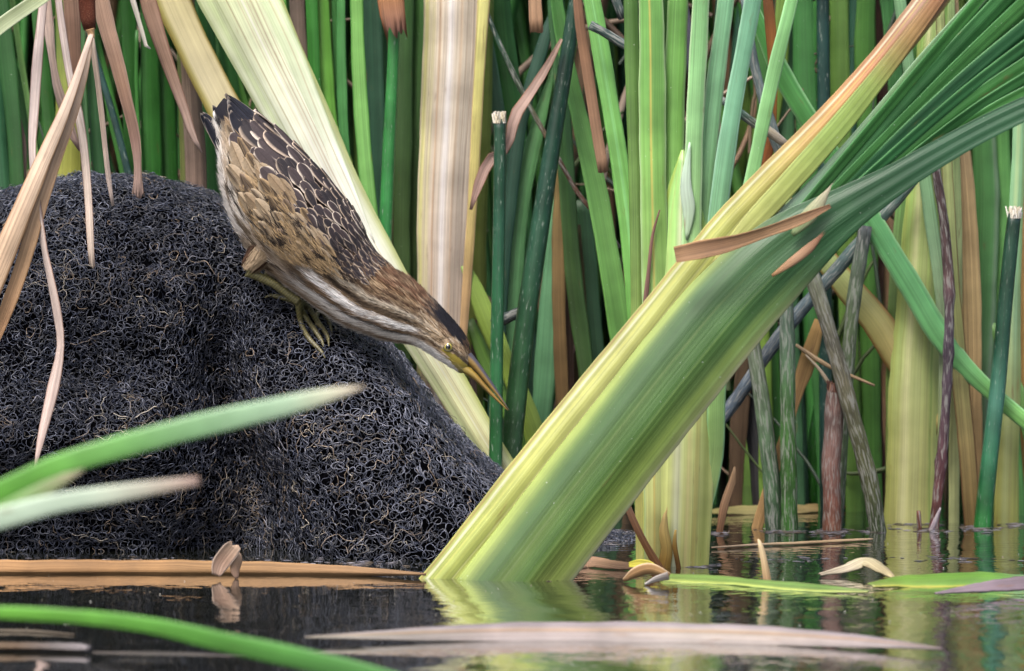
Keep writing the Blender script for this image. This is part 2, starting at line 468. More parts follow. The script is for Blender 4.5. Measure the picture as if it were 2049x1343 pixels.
def mound_points(ix, t):
    """ix: float column index, t: angle 0 front waterline .. pi back"""
    X = np.interp(ix, np.arange(NXM), ridge[:, 0]); Z = np.interp(ix, np.arange(NXM), np.maximum(ridge[:, 2], 0.002))
    Yr = np.interp(ix, np.arange(NXM), gY); A = np.interp(ix, np.arange(NXM), gA); px = np.interp(ix, np.arange(NXM), gx)
    ct, st = np.cos(t), np.sin(t)
    y = Yr - A * np.sign(ct) * np.abs(ct) ** 0.85
    z = Z * np.abs(st) ** 0.75 - 0.02 * (np.abs(ct) ** 6)
    fr = np.clip(ct, 0, 1)
    # crease between the two rolls of the mat, a shallow undercut at the left foot, swellings
    zr = np.clip(z / np.maximum(Z, .01), 0, 1)
    g = np.exp(-((px - 440 - 70 * (1 - zr) - 14 * np.sin(zr * 9)) / (44 + 62 * (1 - zr))) ** 2)
    y = y + 0.115 * g * np.clip(fr * 1.6, 0, 1) * np.clip((0.95 - zr) * 1.5, 0, 1)
    g2 = np.clip((470 - px) / 60, 0, 1) * np.clip((0.33 - z / np.maximum(Z, .01)) / 0.3, 0, 1)
    y = y + 0.045 * g2 * (fr > 0)
    y = y - 0.022 * np.exp(-((px - 690) / 120) ** 2) * np.clip(fr * 2, 0, 1) * st
    y = y + 0.03 * np.exp(-((px - 200) / 140) ** 2 - ((z - 0.17) / 0.035) ** 2) * fr
    y = y - 0.018 * np.exp(-((z - 0.105) / 0.03) ** 2) * np.clip((400 - px) / 100, 0, 1) * fr
    lump = (np.sin(X * 61 + 3 * np.sin(z * 40)) * np.sin(z * 73 + 2 * np.sin(X * 35 + y * 20)) * 0.004
            + np.sin(X * 130 + z * 50) * np.sin(z * 160 - X * 60) * 0.0018)
    y = y - lump * fr
    z = z + lump * 0.5 * st
    return np.stack([X, y, z], -1)
ixg, tg = np.meshgrid(np.arange(NXM, dtype=float), np.linspace(0, np.pi, NTM), indexing='ij')
MP = mound_points(ixg, tg)
dU = np.gradient(MP, axis=0); dT = np.gradient(MP, axis=1)
MN = unit(np.cross(dT, dU))
if MN[NXM // 3, NTM // 4, 1] > 0: MN = -MN
mat_root = thing('root_mat', 'dark rounded mound of matted black root fibre rising from the water beneath the bird', 'root mat')
I = np.arange(NXM * NTM).reshape(NXM, NTM)
Fm = np.stack([I[:-1, :-1], I[:-1, 1:], I[1:, 1:], I[1:, :-1]], -1).reshape(-1, 4)
mesh_obj('core', (MP - MN * 0.003).reshape(-1, 3), Fm, M_MATBASE, mat_root)
MPX = proj(MP)
front = tg < 2.2
def mound_at(px, py):
    d = (MPX[..., 0] - px) ** 2 + (MPX[..., 1] - py) ** 2 + np.where(front, 0, 1e9)
    # the nearest (front) of the surface points that project here
    m = d < max(36.0, d.min() * 1.5)
    k = np.argmin(np.where(m, MP[..., 1], 1e9))
    i, j = np.unravel_index(k, d.shape)
    return MP[i, j], MN[i, j]

def ribbons(C3, R, cols, nseg=3):
    """many thin tubes at once: C3 (n,k,3) centre lines, R (n,k) radii, cols (n,3)"""
    n, k, _ = C3.shape
    T = unit(np.gradient(C3, axis=1))
    ref = unit(np.random.RandomState(3).randn(n, 1, 3)).repeat(k, 1)
    A = unit(np.cross(T, ref)); B = np.cross(T, A)
    th = np.arange(nseg) * 2 * np.pi / nseg
    V = C3[:, :, None, :] + (np.cos(th)[None, None, :, None] * A[:, :, None, :] + np.sin(th)[None, None, :, None] * B[:, :, None, :]) * R[:, :, None, None]
    I = np.arange(n * k * nseg).reshape(n, k, nseg); J = np.roll(I, -1, 2)
    F = np.stack([I[:, :-1], J[:, :-1], J[:, 1:], I[:, 1:]], -1).reshape(-1, 4)
    return V.reshape(-1, 3), F, np.repeat(cols, k * nseg, 0)

def fibres():
    r = np.random.RandomState(11)
    area = np.linalg.norm(np.cross(dU, dT), axis=-1)
    vis = (MPX[..., 0] > -60) & (MPX[..., 0] < 1300) & (tg < 2.0) & (MP[..., 2] > -0.004)
    wgt = (area * np.where(vis, 1.0, 0.10) * np.where(tg > 2.3, 0.3, 1)).ravel(); wgt /= wgt.sum()
    def shade(px, n):
        dry = np.clip((px[:, 0] - 540) / 300, 0, 1) * np.clip((1090 - px[:, 1]) / 180, 0.2, 1)      # drier, paler fibre on the right roll
        base = np.array([0.0058, 0.0074, 0.0140])[None, :] * r.uniform(0.3, 2.8, n)[:, None]
        pale = np.array([0.140, 0.150, 0.195])[None, :] * r.uniform(0.4, 1.1, n)[:, None]
        f = (np.clip(r.rand(n) ** 4.5 * 0.8 + dry * r.rand(n) ** 1.3 * 0.95, 0, 1))[:, None]
        cols = base * (1 - f) + pale * f
        br = (r.rand(n) < 0.015)[:, None]
        return np.where(br, np.array([0.13, 0.095, 0.065])[None, :] * r.uniform(0.4, 1.5, n)[:, None], cols)
    def frame(idx, tilt):
        n = len(idx)
        P = MP.reshape(-1, 3)[idx]; Nn = MN.reshape(-1, 3)[idx]; px = MPX.reshape(-1, 2)[idx]
        Nt = unit(Nn + unit(r.randn(n, 3)) * tilt)
        A = unit(np.cross(Nt, unit(r.randn(n, 3)))); B = np.cross(Nt, A)
        return P, Nn, px, A, B
    out = []
    # open cells: touching irregular rings in three layers
    for layer, (gap, dz) in enumerate([(0.0066, 0.0020), (0.0058, -0.0006), (0.0072, 0.0032)]):
        cand = r.choice(wgt.size, 34000, p=wgt)
        Pc = MP.reshape(-1, 3)[cand]
        cells, keep = {}, []
        for q in range(len(cand)):
            k3 = tuple((Pc[q] / gap).astype(int)); ok = True
            for dx in (-1, 0, 1):
                for dy in (-1, 0, 1):
                    for dz_ in (-1, 0, 1):
                        for o_ in cells.get((k3[0] + dx, k3[1] + dy, k3[2] + dz_), ()):
                            d_ = Pc[q] - Pc[o_]
                            if d_[0] * d_[0] + d_[1] * d_[1] + d_[2] * d_[2] < gap * gap: ok = False
                        if not ok: break
            if ok: cells.setdefault(k3, []).append(q); keep.append(q)
        idx = cand[np.array(keep)]
        if layer == 2: idx = idx[r.rand(len(idx)) < 0.55]
        P, Nn, px, A, B = frame(idx, 0.18)
        n = len(idx); k = 12
        th = np.linspace(0, 1, k)[None, :] * r.uniform(4.6, 6.6, n)[:, None] + r.rand(n, 1) * 6.28
        comb = (px[:, 0] > 640 + 60 * r.randn(n)) & (px[:, 1] > 560)
        if layer > 0:
            kp = ~comb | (r.rand(n) < .60)
            P, Nn, px, A, B, th, comb = [q_[kp] for q_ in (P, Nn, px, A, B, th, comb)]; n = len(P)
        th = np.where(comb[:, None], np.linspace(0, 1, k)[None, :] * 6.5, th)
        rr = gap * np.where(comb, r.uniform(0.54, 0.70, n), r.uniform(0.44, 0.72, n))[:, None] * (1 + 0.20 * np.sin(2 * th + r.rand(n, 1) * 6.28) + 0.14 * np.sin(3 * th + r.rand(n, 1) * 6.28))
        lf = dz + 0.0014 * np.sin(th * 1.0 + r.rand(n, 1) * 6.28) + r.randn(n, 1) * 0.0006
        C3 = P[:, None, :] + A[:, None, :] * (rr * np.cos(th))[..., None] + B[:, None, :] * (rr * np.sin(th))[..., None] + Nn[:, None, :] * lf[..., None]
        R = np.repeat((r.uniform(0.00022, 0.00044, n) * np.where(comb, 1.15, 1.0))[:, None], k, 1)
        out.append(ribbons(C3, R, shade(px, n)))
    # loose curls
    n = 9000
    idx = r.choice(wgt.size, n, p=wgt)
    pz = MPX.reshape(-1, 2)[idx]; idx = idx[(pz[:, 0] < 640) | (r.rand(n) < .7)]; n = len(idx)
    P, Nn, px, A, B = frame(idx, 0.45)
    k = 8
    rad = r.uniform(0.0022, 0.0070, n); arc = r.uniform(1.2, 4.6, n)
    th = np.linspace(0, 1, k)[None, :] * arc[:, None] + r.rand(n, 1) * 6.28
    rr = rad[:, None] * (1 + 0.22 * np.sin(th * 2.0 + r.rand(n, 1) * 6.28) + 0.35 * (r.rand(n, 1) - .5) * np.linspace(-1, 1, k)[None, :])
    lift = r.uniform(-0.0010, 0.0038, n)[:, None] + 0.0012 * np.sin(th * 1.7 + r.rand(n, 1) * 6)
    C3 = P[:, None, :] + A[:, None, :] * (rr * np.cos(th))[..., None] + B[:, None, :] * (rr * np.sin(th))[..., None] + Nn[:, None, :] * lift[..., None]
    R = np.repeat(r.uniform(0.00018, 0.00034, n)[:, None], k, 1)
    R[:, -1] *= 0.5
    out.append(ribbons(C3, R, shade(px, n)))
    off = np.cumsum([0] + [len(o_[0]) for o_ in out])
    V1 = np.vstack([o_[0] for o_ in out]); F1 = np.vstack([o_[1] + q for o_, q in zip(out, off)]); c1 = np.vstack([o_[2] for o_ in out])
    # longer stray rootlets
    n2 = 480
    hot = [(560, 900, 130, 75), (300, 1010, 180, 45), (330, 840, 200, 35), (660, 1040, 200, 50), (400, 560, 260, 120), (850, 850, 120, 120), (150, 480, 150, 90), (520, 1010, 60, 60)]
    C4 = []; c4 = []
    k = 14
    for i in range(n2):
        h = hot[r.randint(len(hot))]
        p, nn = mound_at_fast(h[0] + r.randn() * h[2], h[1] + r.randn() * h[3])
        d = unit(np.cross(nn, unit(r.randn(3)))); s_ = np.cross(nn, d)
        Lr = r.uniform(0.010, 0.042); u = np.linspace(-.5, .5, k)
        a1, a2, p1, p2 = r.uniform(.001, .005), r.uniform(.0005, .002), r.rand() * 6, r.rand() * 6
        q = p + np.outer(u * Lr, d) + np.outer(a1 * np.sin(u * r.uniform(4, 9) + p1) + a2 * np.sin(u * 19 + p2), s_) + np.outer(0.0025 - 2.5 * (u * Lr) ** 2 + 0.0015 * np.sin(u * 8 + p2), nn)
        C4.append(q)
        cc = np.array([[0.15, 0.115, 0.085], [0.20, 0.175, 0.14], [0.09, 0.07, 0.055], [0.13, 0.13, 0.155]][r.randint(4)]) * r.uniform(0.4, 1.3)
        c4.append(cc)
    C4 = np.array(C4); R2 = np.repeat(r.uniform(0.00022, 0.0004, n2)[:, None], k, 1)
    V2, F2, c2 = ribbons(C4, R2, np.array(c4))
    o = mesh_obj('fibre', np.vstack([V1, V2]), np.vstack([F1, F2 + len(V1)]), M_FIBRE, mat_root, np.vstack([c1, c2]))
    o['kind'] = 'stuff'
kd = kdtree.KDTree(int(front.sum()))
FI = np.argwhere(front)
for q, (i, j) in enumerate(FI):
    if MN[i, j, 1] < 0.25: kd.insert((MPX[i, j, 0], MPX[i, j, 1], 0), q)
kd.balance()
def mound_at_fast(px, py):
    co, q, d = kd.find((px, py, 0))
    i, j = FI[q]
    return MP[i, j], MN[i, j]
fibres()

# ------------------------------------------------------------------ the bird
ST_UP = np.array([(448, 195), (497, 224), (560, 277), (620, 331), (672, 388), (712, 442), (745, 500), (785, 537), (824, 560), (864, 598), (901, 636), (929, 671), (943, 704)], float)
ST_LO = np.array([(425, 226), (437, 290), (445, 372), (464, 437), (500, 500), (548, 550), (606, 594), (682, 646), (762, 677), (832, 691), (884, 722), (918, 742), (934, 745)], float)
ST_RD = np.array([.25, .45, .72, .84, .86, .86, .86, .84, .82, .80, .74, .66, .50])
foot_p, foot_n = mound_at_fast(625, 655)
BY = float(foot_p[1]) - 0.012
NS = len(ST_UP) - 1
def st(s):
    s = np.atleast_1d(np.clip(s, 0, NS))
    def hermite(A):
        A = np.asarray(A, float); A = A.reshape(len(A), -1)
        i = np.minimum(np.floor(s).astype(int), NS - 1); f = (s - i)[:, None]
        m = np.gradient(A, axis=0)
        return ((2 * f ** 3 - 3 * f ** 2 + 1) * A[i] + (f ** 3 - 2 * f ** 2 + f) * m[i] + (-2 * f ** 3 + 3 * f ** 2) * A[i + 1] + (f ** 3 - f ** 2) * m[i + 1])
    return hermite(ST_UP), hermite(ST_LO), hermite(ST_RD)[:, 0]
def bsurf(s, th, grow=1.0):
    """point on the bird: s station, th angle from the back (0) round the near flank (pi/2) to the belly (pi)"""
    s = np.atleast_1d(np.asarray(s, float)); th = np.atleast_1d(np.asarray(th, float))
    u, l, rd = st(s)
    U = np.array([at(a, b, BY) for a, b in u]); Lo = np.array([at(a, b, BY) for a, b in l])
    c = (U + Lo) / 2; up = (U - Lo) / 2
    rv = np.linalg.norm(up, axis=1)
    sd_ = np.array([0, -1.0, 0])[None, :] * (rv * rd)[:, None]
    return c + (up * np.cos(th)[:, None] + sd_ * np.sin(th)[:, None]) * grow
def bframe(s, th, grow=1.0):
    e = 0.02
    p = bsurf(s, th, grow)
    ds = unit(bsurf(np.asarray(s) + e, th, grow) - bsurf(np.asarray(s) - e, th, grow))
    dt = unit(bsurf(s, np.asarray(th) + e, grow) - bsurf(s, np.asarray(th) - e, grow))
    n = unit(np.cross(ds, dt))
    u, l, rd = st(s)
    cen = np.array([at(a, b, BY) for a, b in (u + l) / 2])
    sg = np.sign(np.sum(n * (p - cen), axis=1, keepdims=True))
    return p, ds, dt, n * sg
# reverse lookup pixel -> (s, a)
SS = np.linspace(0, NS, 400); AA = np.linspace(-0.12, 1.12, 70)
bu, bl, _ = st(SS)
grid = bu[:, None, :] * (1 - AA)[None, :, None] + bl[:, None, :] * AA[None, :, None]
kb = kdtree.KDTree(400 * 70)
for i in range(400):
    for j in range(70):
        kb.insert((grid[i, j, 0], grid[i, j, 1], 0), i * 70 + j)
kb.balance()
def sa(px, py):
    _, q, d = kb.find((px, py, 0))
    return SS[q // 70], AA[q % 70]

def vnoise(x, y, seed=0):
    xi, yi = np.floor(x), np.floor(y); xf, yf = x - xi, y - yi
    def h(a, b):
        v = np.sin(a * 127.1 + b * 311.7 + seed * 74.7) * 43758.5453
        return v - np.floor(v)
    ux, uy = xf * xf * (3 - 2 * xf), yf * yf * (3 - 2 * yf)
    return (h(xi, yi) * (1 - ux) + h(xi + 1, yi) * ux) * (1 - uy) + (h(xi, yi + 1) * (1 - ux) + h(xi + 1, yi + 1) * ux) * uy
def sstep(a, b, x):
    t = np.clip((x - a) / (b - a), 0, 1); return t * t * (3 - 2 * t)
B_ = {k: C(v) for k, v in dict(white='dcd8d6', cream='c9bfae', buff='bda587', tan='9a7a58', brown='4e382a', dark='2a211c', rufous='7d5e4a', black='1f1f27',
                               yellow='a3943a', grey='8f8b8c', leg='7a7448', legd='453d28').items()}
def plum(s, a, px, py):
    """plumage colour at body coordinates: long streaks that run along the bird"""
    B_['white'] = np.array([.66, .645, .63]); B_['cream'] = C('d6ccba') * 1.15
    n1 = vnoise(s * 1.6, a * 14, 1); n2 = vnoise(s * 3.0, a * 36, 2); n3 = vnoise(s * 5.0 + a * 6, a * 70, 3)
    aw = a + 0.025 * (vnoise(s * 2.2, a * 4, 11) - 0.5)
    c = np.tile(B_['tan'], (len(s), 1))
    def mixc(c, col, f):
        f = np.clip(f, 0, 1)[:, None]
        return c * (1 - f) + (B_[col] if isinstance(col, str) else col) * f
    # --- neck and breast, stations 4.2 - 10
    neck = mixc(np.tile(B_['rufous'], (len(s), 1)), 'tan', sstep(0.18, 0.35, aw))
    neck = mixc(neck, 'buff', sstep(0.26, 0.36, aw) * (0.55 + 0.45 * (n2 > 0.5)))
    neck = mixc(neck, 'buff', sstep(0.50, 0.70, n2) * 0.6 * (aw < 0.5))
    neck = mixc(neck, 'brown', sstep(0.48, 0.66, n3) * 0.85 * (aw < 0.56))
    neck = mixc(neck, 'brown', np.exp(-((aw - 0.37) / 0.03) ** 2) * (0.3 + 0.7 * n1))
    neck = mixc(neck, 'cream', np.exp(-((aw - 0.50) / 0.035) ** 2) * 0.75)
    neck = mixc(neck, 'brown', np.exp(-((aw - 0.445) / 0.028) ** 2) * (0.35 + 0.65 * n1))
    neck = mixc(neck, 'dark', np.exp(-((aw - 0.585) / 0.052) ** 2) * (0.75 + 0.25 * n1))
    neck = mixc(neck, 'white', sstep(0.635, 0.67, aw))
    neck = mixc(neck, 'tan', np.exp(-((aw - 0.785) / 0.034) ** 2) * 0.95)
    neck = mixc(neck, 'dark', np.exp(-((aw - 0.815) / 0.036) ** 2) * (0.85 + 0.15 * n1))
    neck = mixc(neck, 'tan', np.exp(-((aw - 0.955) / 0.030) ** 2) * .9)
    neck = mixc(neck, 'buff', sstep(.84, .88, aw) * .30)
    neck = mixc(neck, 'tan', sstep(.56, .70, vnoise(s * 1.3, a * 55, 17)) * sstep(.62, .68, aw) * .55)
    neck = mixc(neck, 'buff', (1 - sstep(4.6, 6.0, s)) * sstep(.6, .7, aw) * .75)
    neck = mixc(neck, 'brown', (1 - sstep(4.8, 6.2, s)) * sstep(.52, .66, n2) * sstep(.55, .65, aw) * .85)
    neck = mixc(neck, 'grey', sstep(0.97, 1.03, aw) * 0.3)
    # --- flank and vent, stations 0.5 - 4.5
    fl = mixc(np.tile(B_['cream'], (len(s), 1)), 'white', sstep(0.75, 0.95, aw))
    fl = mixc(fl, 'tan', sstep(0.5, 0.65, n1) * 0.5 * (aw < .9))
    fl = mixc(fl, 'buff', .35 * (aw < .92) * (s > 1.6))
    fl = mixc(fl, 'dark', sstep(0.54, 0.64, n2) * 0.95 * (aw < 0.95) * (s > 1.4))
    fl = mixc(fl, 'buff', sstep(0.5, 0.7, n1) * 0.35)
    f = sstep(3.9, 5.0, s + 0.6 * (n2 - .5))[:, None]
    c = fl * (1 - f) + neck * f
    c = mixc(c, 'buff', sstep(1.02, 1.08, a) * .9)
    c = mixc(c, 'brown', sstep(1.02, 1.08, a) * sstep(.45, .6, vnoise(px * .16 + py * .05, px * .03 - py * .05, 8)) * .8)
    # --- back under the scapulars, base of tail
    c = mixc(c, 'dark', (1 - sstep(0.33, 0.45, aw)) * (1 - sstep(5.7, 6.5, s + 0.5 * (n3 - .5))))
    c = mixc(c, 'black', (1 - sstep(0.7, 1.15, s)) * (1 - sstep(.80, .92, a)))
    # --- head, stations 9+
    hd = mixc(np.tile(B_['buff'], (len(s), 1)), 'brown', sstep(0.5, 0.7, n3) * 0.8)
    hd = mixc(hd, 'cream', sstep(0.55, 0.75, n2) * 0.45)
    hd = mixc(hd, 'rufous', (1 - sstep(.25, .45, aw)) * .6 * (1 - sstep(10.2, 11, s)))
    hd = mixc(hd, 'white', sstep(0.80, 0.90, aw) * (0.75 + .25 * n2))
    hd = mixc(hd, 'brown', np.exp(-((aw - 0.76) / 0.035) ** 2) * .55 * (s < 11))
    cap = (1 - sstep(0.27, 0.35, aw + 0.08 * (n2 - .5))) * sstep(8.6, 9.4, s + 1.0 * (n3 - .5))
    hd = mixc(hd, 'black', cap)
    hd = mixc(hd, 'tan', cap * sstep(10.8, 11.6, s) * (n3 > .55) * .7)
    f = sstep(8.6, 9.4, s + 0.5 * (n2 - .5))[:, None]
    c = c * (1 - f) + hd * f
    # feathered thigh
    tx = (px - 527) * -0.6 + (py - 500) * 0.8; ty = (px - 527) * 0.8 + (py - 500) * 0.6
    f = ((tx > -2) & (np.abs(ty) < 40) & (a > .93) & (s < 5.2)).astype(float)
    c = mixc(c, 'buff', f * .8); c = mixc(c, 'brown', f * sstep(.6, .72, vnoise(ty * .17, tx * .03, 8)) * .6)
    # bare yellow skin between eye and bill, dark line above it
    lx = (px - 897) * 0.77 + (py - 703) * 0.64; ly = -(px - 897) * 0.64 + (py - 703) * 0.77
    c = mixc(c, 'yellow', ((lx > -12) & (lx < 60) & (np.abs(ly - 3 - lx * .04) < 5 + 3 * (lx > 12))).astype(float) * .9)
    c = mixc(c, 'dark', ((lx > 2) & (lx < 60) & (np.abs(ly + 6.5) < 3.2)).astype(float) * .85)
    return c

def bpix(px, py, dy=0.0):
    return np.array(at(px, py, BY + dy))
def spath(pts, n):
    return catmull(np.array(pts, float), n)

def bird():
    root = thing('bittern', 'small streaked brown heron crouching on the root mat, long bill pointed down at the water', 'bird')
    # ---- one continuous body: trunk, neck, head, thighs, legs and toes fused by a voxel remesh
    parts = []
    ns, na = 150, 40
    s = np.linspace(0.0, NS, ns); th = np.linspace(0, 2 * np.pi, na, endpoint=False)
    g = np.stack([bsurf(s, np.full(ns, t)) for t in th], 1)
    Vb = g.reshape(-1, 3); Ib = np.arange(ns * na).reshape(ns, na); Jb = np.roll(Ib, -1, 1)
    Fb = [tuple(x) for x in np.stack([Ib[:-1], Jb[:-1], Jb[1:], Ib[1:]], -1).reshape(-1, 4).tolist()]
    Vb = np.vstack([Vb, g[0].mean(0), g[-1].mean(0)])
    Fb += [(ns * na, int(Jb[0, k]), int(Ib[0, k])) for k in range(na)] + [(ns * na + 1, int(Ib[-1, k]), int(Jb[-1, k])) for k in range(na)]
    parts.append((Vb, Fb))
    def limb(pts, n=26, nseg=14):
        P = spath(pts, n)
        V, F, I, J, c0, c1 = tube_data(P[:, :3], P[:, 3], nseg, 1.0)
        FF = [tuple(f) for f in F.tolist()] + [(c0, int(J[0, k]), int(I[0, k])) for k in range(nseg)] + [(c1, int(I[-1, k]), int(J[-1, k])) for k in range(nseg)]
        parts.append((V, FF))
    def on_mat(px, py, up):
        p, n = mound_at_fast(px, py)
        return list(p + n * up)
    px1 = pxm(BY)
    def leg(dx, dy, dY, toes):
        hip = bpix(566 + dx, 462 + dy, dY * 0.7)
        th1 = bpix(527 + dx, 500 + dy, dY * 0.9)
        ank = bpix(495 + dx, 543 + dy, dY)
        f = on_mat(590 + dx, 606 + dy, 0.0055)
        f[1] = min(f[1], BY + dY + 0.012)
        f = np.array(f)
        mid = (ank + f) / 2 + np.array([0.001, 0, 0.0020])
        limb([[*hip, 0.015], [*th1, 0.0135], [*(th1 * .45 + ank * .55), 0.0088], [*ank, 0.0058]])
        limb([[*ank, 0.0056], [*(ank * .8 + mid * .2), 0.0046], [*mid, 0.0040], [*(mid * .25 + f * .75), 0.0041], [*f, 0.0047]])
        for tp in toes:
            P = [[*f, 0.0031]]
            for k, (x, y, r) in enumerate(tp):
                r = r * .84
                q = on_mat(x, y, r * 0.8 + 0.0016)
                P.append([*q, r])
            limb(P, 30, 10)
    leg(0, 0, -0.014, [[(600, 650, .0030), (621, 684, .0028), (640, 706, .0022), (652, 722, .0008)],
                       [(612, 622, .0034), (636, 654, .0030), (652, 680, .0024), (660, 698, .0008)],
                       [(606, 636, .0032), (628, 668, .0028), (642, 690, .0022), (648, 700, .0008)],
                       [(572, 604, .0030), (552, 600, .0026), (538, 597, .0018), (530, 597, .0008)]])
    leg(38, -2, 0.028, [[(641, 630, .0028), (654, 652, .0024), (662, 672, .0008)], [(632, 628, .0028), (633, 642, .0024), (632, 654, .0008)]])
    V, F = [], []
    for v, f in parts:
        o_ = sum(len(x) for x in V)
        V.append(v); F += [tuple(i + o_ for i in q) for q in f]
    tmp = mesh_obj('tmp_body', np.vstack(V), F, None)
    md = tmp.modifiers.new('r', 'REMESH'); md.mode = 'VOXEL'; md.voxel_size = 0.00085
    m2 = tmp.modifiers.new('s', 'SMOOTH'); m2.factor = 0.5; m2.iterations = 3
    dg = bpy.context.evaluated_depsgraph_get()
    me = bpy.data.meshes.new_from_object(tmp.evaluated_get(dg))
    bpy.data.objects.remove(tmp)
    n = len(me.vertices)
    co = np.empty(n * 3, np.float32); me.vertices.foreach_get('co', co); co = co.reshape(-1, 3)
    pp = proj(co)
    s_a = np.array([sa(x, y) for x, y in pp])
    col = plum(s_a[:, 0], s_a[:, 1], pp[:, 0], pp[:, 1])
    # leg skin: everything off the trunk and below the feathered thigh
    a_ = s_a[:, 1]
    u, l, _ = st(s_a[:, 0])
    # distance from trunk surface, measured in the section plane
    cen = (u + l) / 2
    cw = np.array([0.0])
    thc = np.arccos(np.clip(1 - 2 * a_, -1, 1))
    _, _, rdv = st(s_a[:, 0])
    rvp = np.linalg.norm(u - l, axis=1) / 2 * pxm(BY)
    yy = np.abs(co[:, 1] - BY) / (rvp * rdv + 1e-6)
    ell = (2 * a_ - 1) ** 2 + yy ** 2
    lowline = (pp[:, 1] - 480) > (pp[:, 0] - 455) * 0.70
    isleg = ((a_ > 1.04) & lowline & (pp[:, 1] > 540)) | (((ell > 1.22) | (a_ > 0.97)) & (pp[:, 1] > 553) & (pp[:, 0] < 672) & (pp[:, 0] > 500) & lowline)
    scut = 0.5 + 0.5 * np.sin(pp[:, 0] * 0.9 + pp[:, 1] * 0.9)
    nz = vnoise(pp[:, 0] * .25, pp[:, 1] * .25, 9)
    lc = B_['leg'] * (0.6 + 0.6 * nz)[:, None] * (0.5 + 0.65 * scut)[:, None]
    lc = np.where((pp[:, 1] > 640)[:, None], lc * 0.55 + B_['legd'] * .45, lc)
    col = np.where(isleg[:, None], lc, col)
    ca = me.color_attributes.new('Col', 'FLOAT_COLOR', 'POINT')
    c4 = np.ones((n, 4), np.float32); c4[:, :3] = col; ca.data.foreach_set('color', c4.ravel())
    me.materials.clear(); me.materials.append(M_BIRD); me.materials.append(M_SCALE)
    lv = np.empty(len(me.loops), np.int32); me.loops.foreach_get('vertex_index', lv)
    ls = np.empty(len(me.polygons), np.int32); me.polygons.foreach_get('loop_start', ls)
    me.polygons.foreach_set('material_index', isleg[lv[ls]].astype(np.int32))
    me.polygons.foreach_set('use_smooth', np.ones(len(me.polygons), bool))
    body = bpy.data.objects.new('body', me); COL.objects.link(body); body.parent = root

    # ---- soft plumage: thousands of fine barbs lying towards the tail
    r = np.random.RandomState(21)
    nh = 26000
    sH = r.uniform(0.6, 11.7, nh); tH = r.uniform(-0.5, 3.6, nh)
    keepwing = ~((sH < 5.6) & (np.abs(tH) < 1.9) & (r.rand(nh) > 0.12))
    sH, tH = sH[keepwing], tH[keepwing]
    p, ds, dt, nn = bframe(sH, tH, 1.0)
    pj = proj(p); aH = (1 - np.cos(tH)) / 2
    lx = (pj[:, 0] - 897) * 0.77 + (pj[:, 1] - 700) * 0.64; ly = -(pj[:, 0] - 897) * 0.64 + (pj[:, 1] - 700) * 0.77
    ok = ~((np.hypot(pj[:, 0] - 897, pj[:, 1] - 692) < 16) | ((lx > -14) & (lx < 75) & (np.abs(ly - 1) < 10)))
    p, ds, dt, nn, pj, sH, aH = [q[ok] for q in (p, ds, dt, nn, pj, sH, aH)]
    m = len(p)
    # on the head the nape feathers lie back; on the throat too
    Ln = r.uniform(0.6, 1.3, m) * np.interp(sH, [0, 4, 7, 9, 10, 12], [.011, .013, .012, .008, .0055, .0035])
    side = (r.randn(m) * 0.10 + np.where(sH > 5, .22, 0.1) * (aH < .5) * np.sign(0.5 - aH) * -1)[:, None]
    d = unit(-ds + dt * side + nn * (0.04 + 0.10 * r.rand(m) + 0.22 * (r.rand(m) < .12))[:, None])
    hw_ = r.uniform(0.00018, 0.00042, m)[:, None]
    wv = unit(np.cross(d, nn))
    q0 = p + nn * 0.0002; q1 = p + d * Ln[:, None] * 0.55 + nn * (0.0004 + .0004 * r.rand(m))[:, None]; q2 = p + d * Ln[:, None] + nn * 0.0002
    Vh = np.stack([q0 - wv * hw_, q0 + wv * hw_, q1 - wv * hw_ * .9, q1 + wv * hw_ * .9, q2 - wv * hw_ * .15, q2 + wv * hw_ * .15, q0 - nn * .0004, q1 - nn * .0003], 1)
    o_ = np.arange(m)[:, None] * 8
    Fh = np.vstack([o_ + np.array([[0, 1, 3, 2]]), o_ + np.array([[2, 3, 5, 4]]), o_ + np.array([[1, 6, 7, 3]]), o_ + np.array([[6, 0, 2, 7]])])
    ch = plum(sH, aH, pj[:, 0], pj[:, 1]) * r.uniform(0.72, 1.28, m)[:, None]
    ch = np.repeat(ch, 8, 0)
    # barbs down the feathered thigh
    m2 = 3200
    u2 = r.rand(m2) * .80; an = r.uniform(-2.6, 2.6, m2)
    A0, A1 = bpix(556, 468, -.0135), bpix(497, 538, -.014)
    ax = unit(A1 - A0); sx_ = unit(np.cross(ax, [0, -1.0, 0]))
    rad2 = np.interp(u2, [0, .5, 1], [.0160, .0128, .0066])
    nn2 = sx_[None] * np.sin(an)[:, None] + np.array([0, -1.0, 0])[None] * np.cos(an)[:, None]
    p2 = A0 + np.outer(u2, A1 - A0) + nn2 * rad2[:, None]
    d2 = unit(ax[None] - nn2 * .25 + r.randn(m2, 3) * .08); w2 = unit(np.cross(d2, nn2)) * r.uniform(.0002, .0005, m2)[:, None]
    L2 = r.uniform(.006, .013, m2)[:, None]
    q0 = p2; q1 = p2 + d2 * L2 * .55 + nn2 * .0008; q2 = p2 + d2 * L2
    V2 = np.stack([q0 - w2, q0 + w2, q1 - w2 * .9, q1 + w2 * .9, q2 - w2 * .15, q2 + w2 * .15, q0 - nn2 * .0004, q1 - nn2 * .0003], 1)
    o2 = np.arange(m2)[:, None] * 8 + len(ch)
    F2 = np.vstack([o2 + np.array([[0, 1, 3, 2]]), o2 + np.array([[2, 3, 5, 4]]), o2 + np.array([[1, 6, 7, 3]]), o2 + np.array([[6, 0, 2, 7]])])
    st2 = sstep(.5, .62, vnoise(an * 2.5, u2 * 1.2, 12))[:, None]
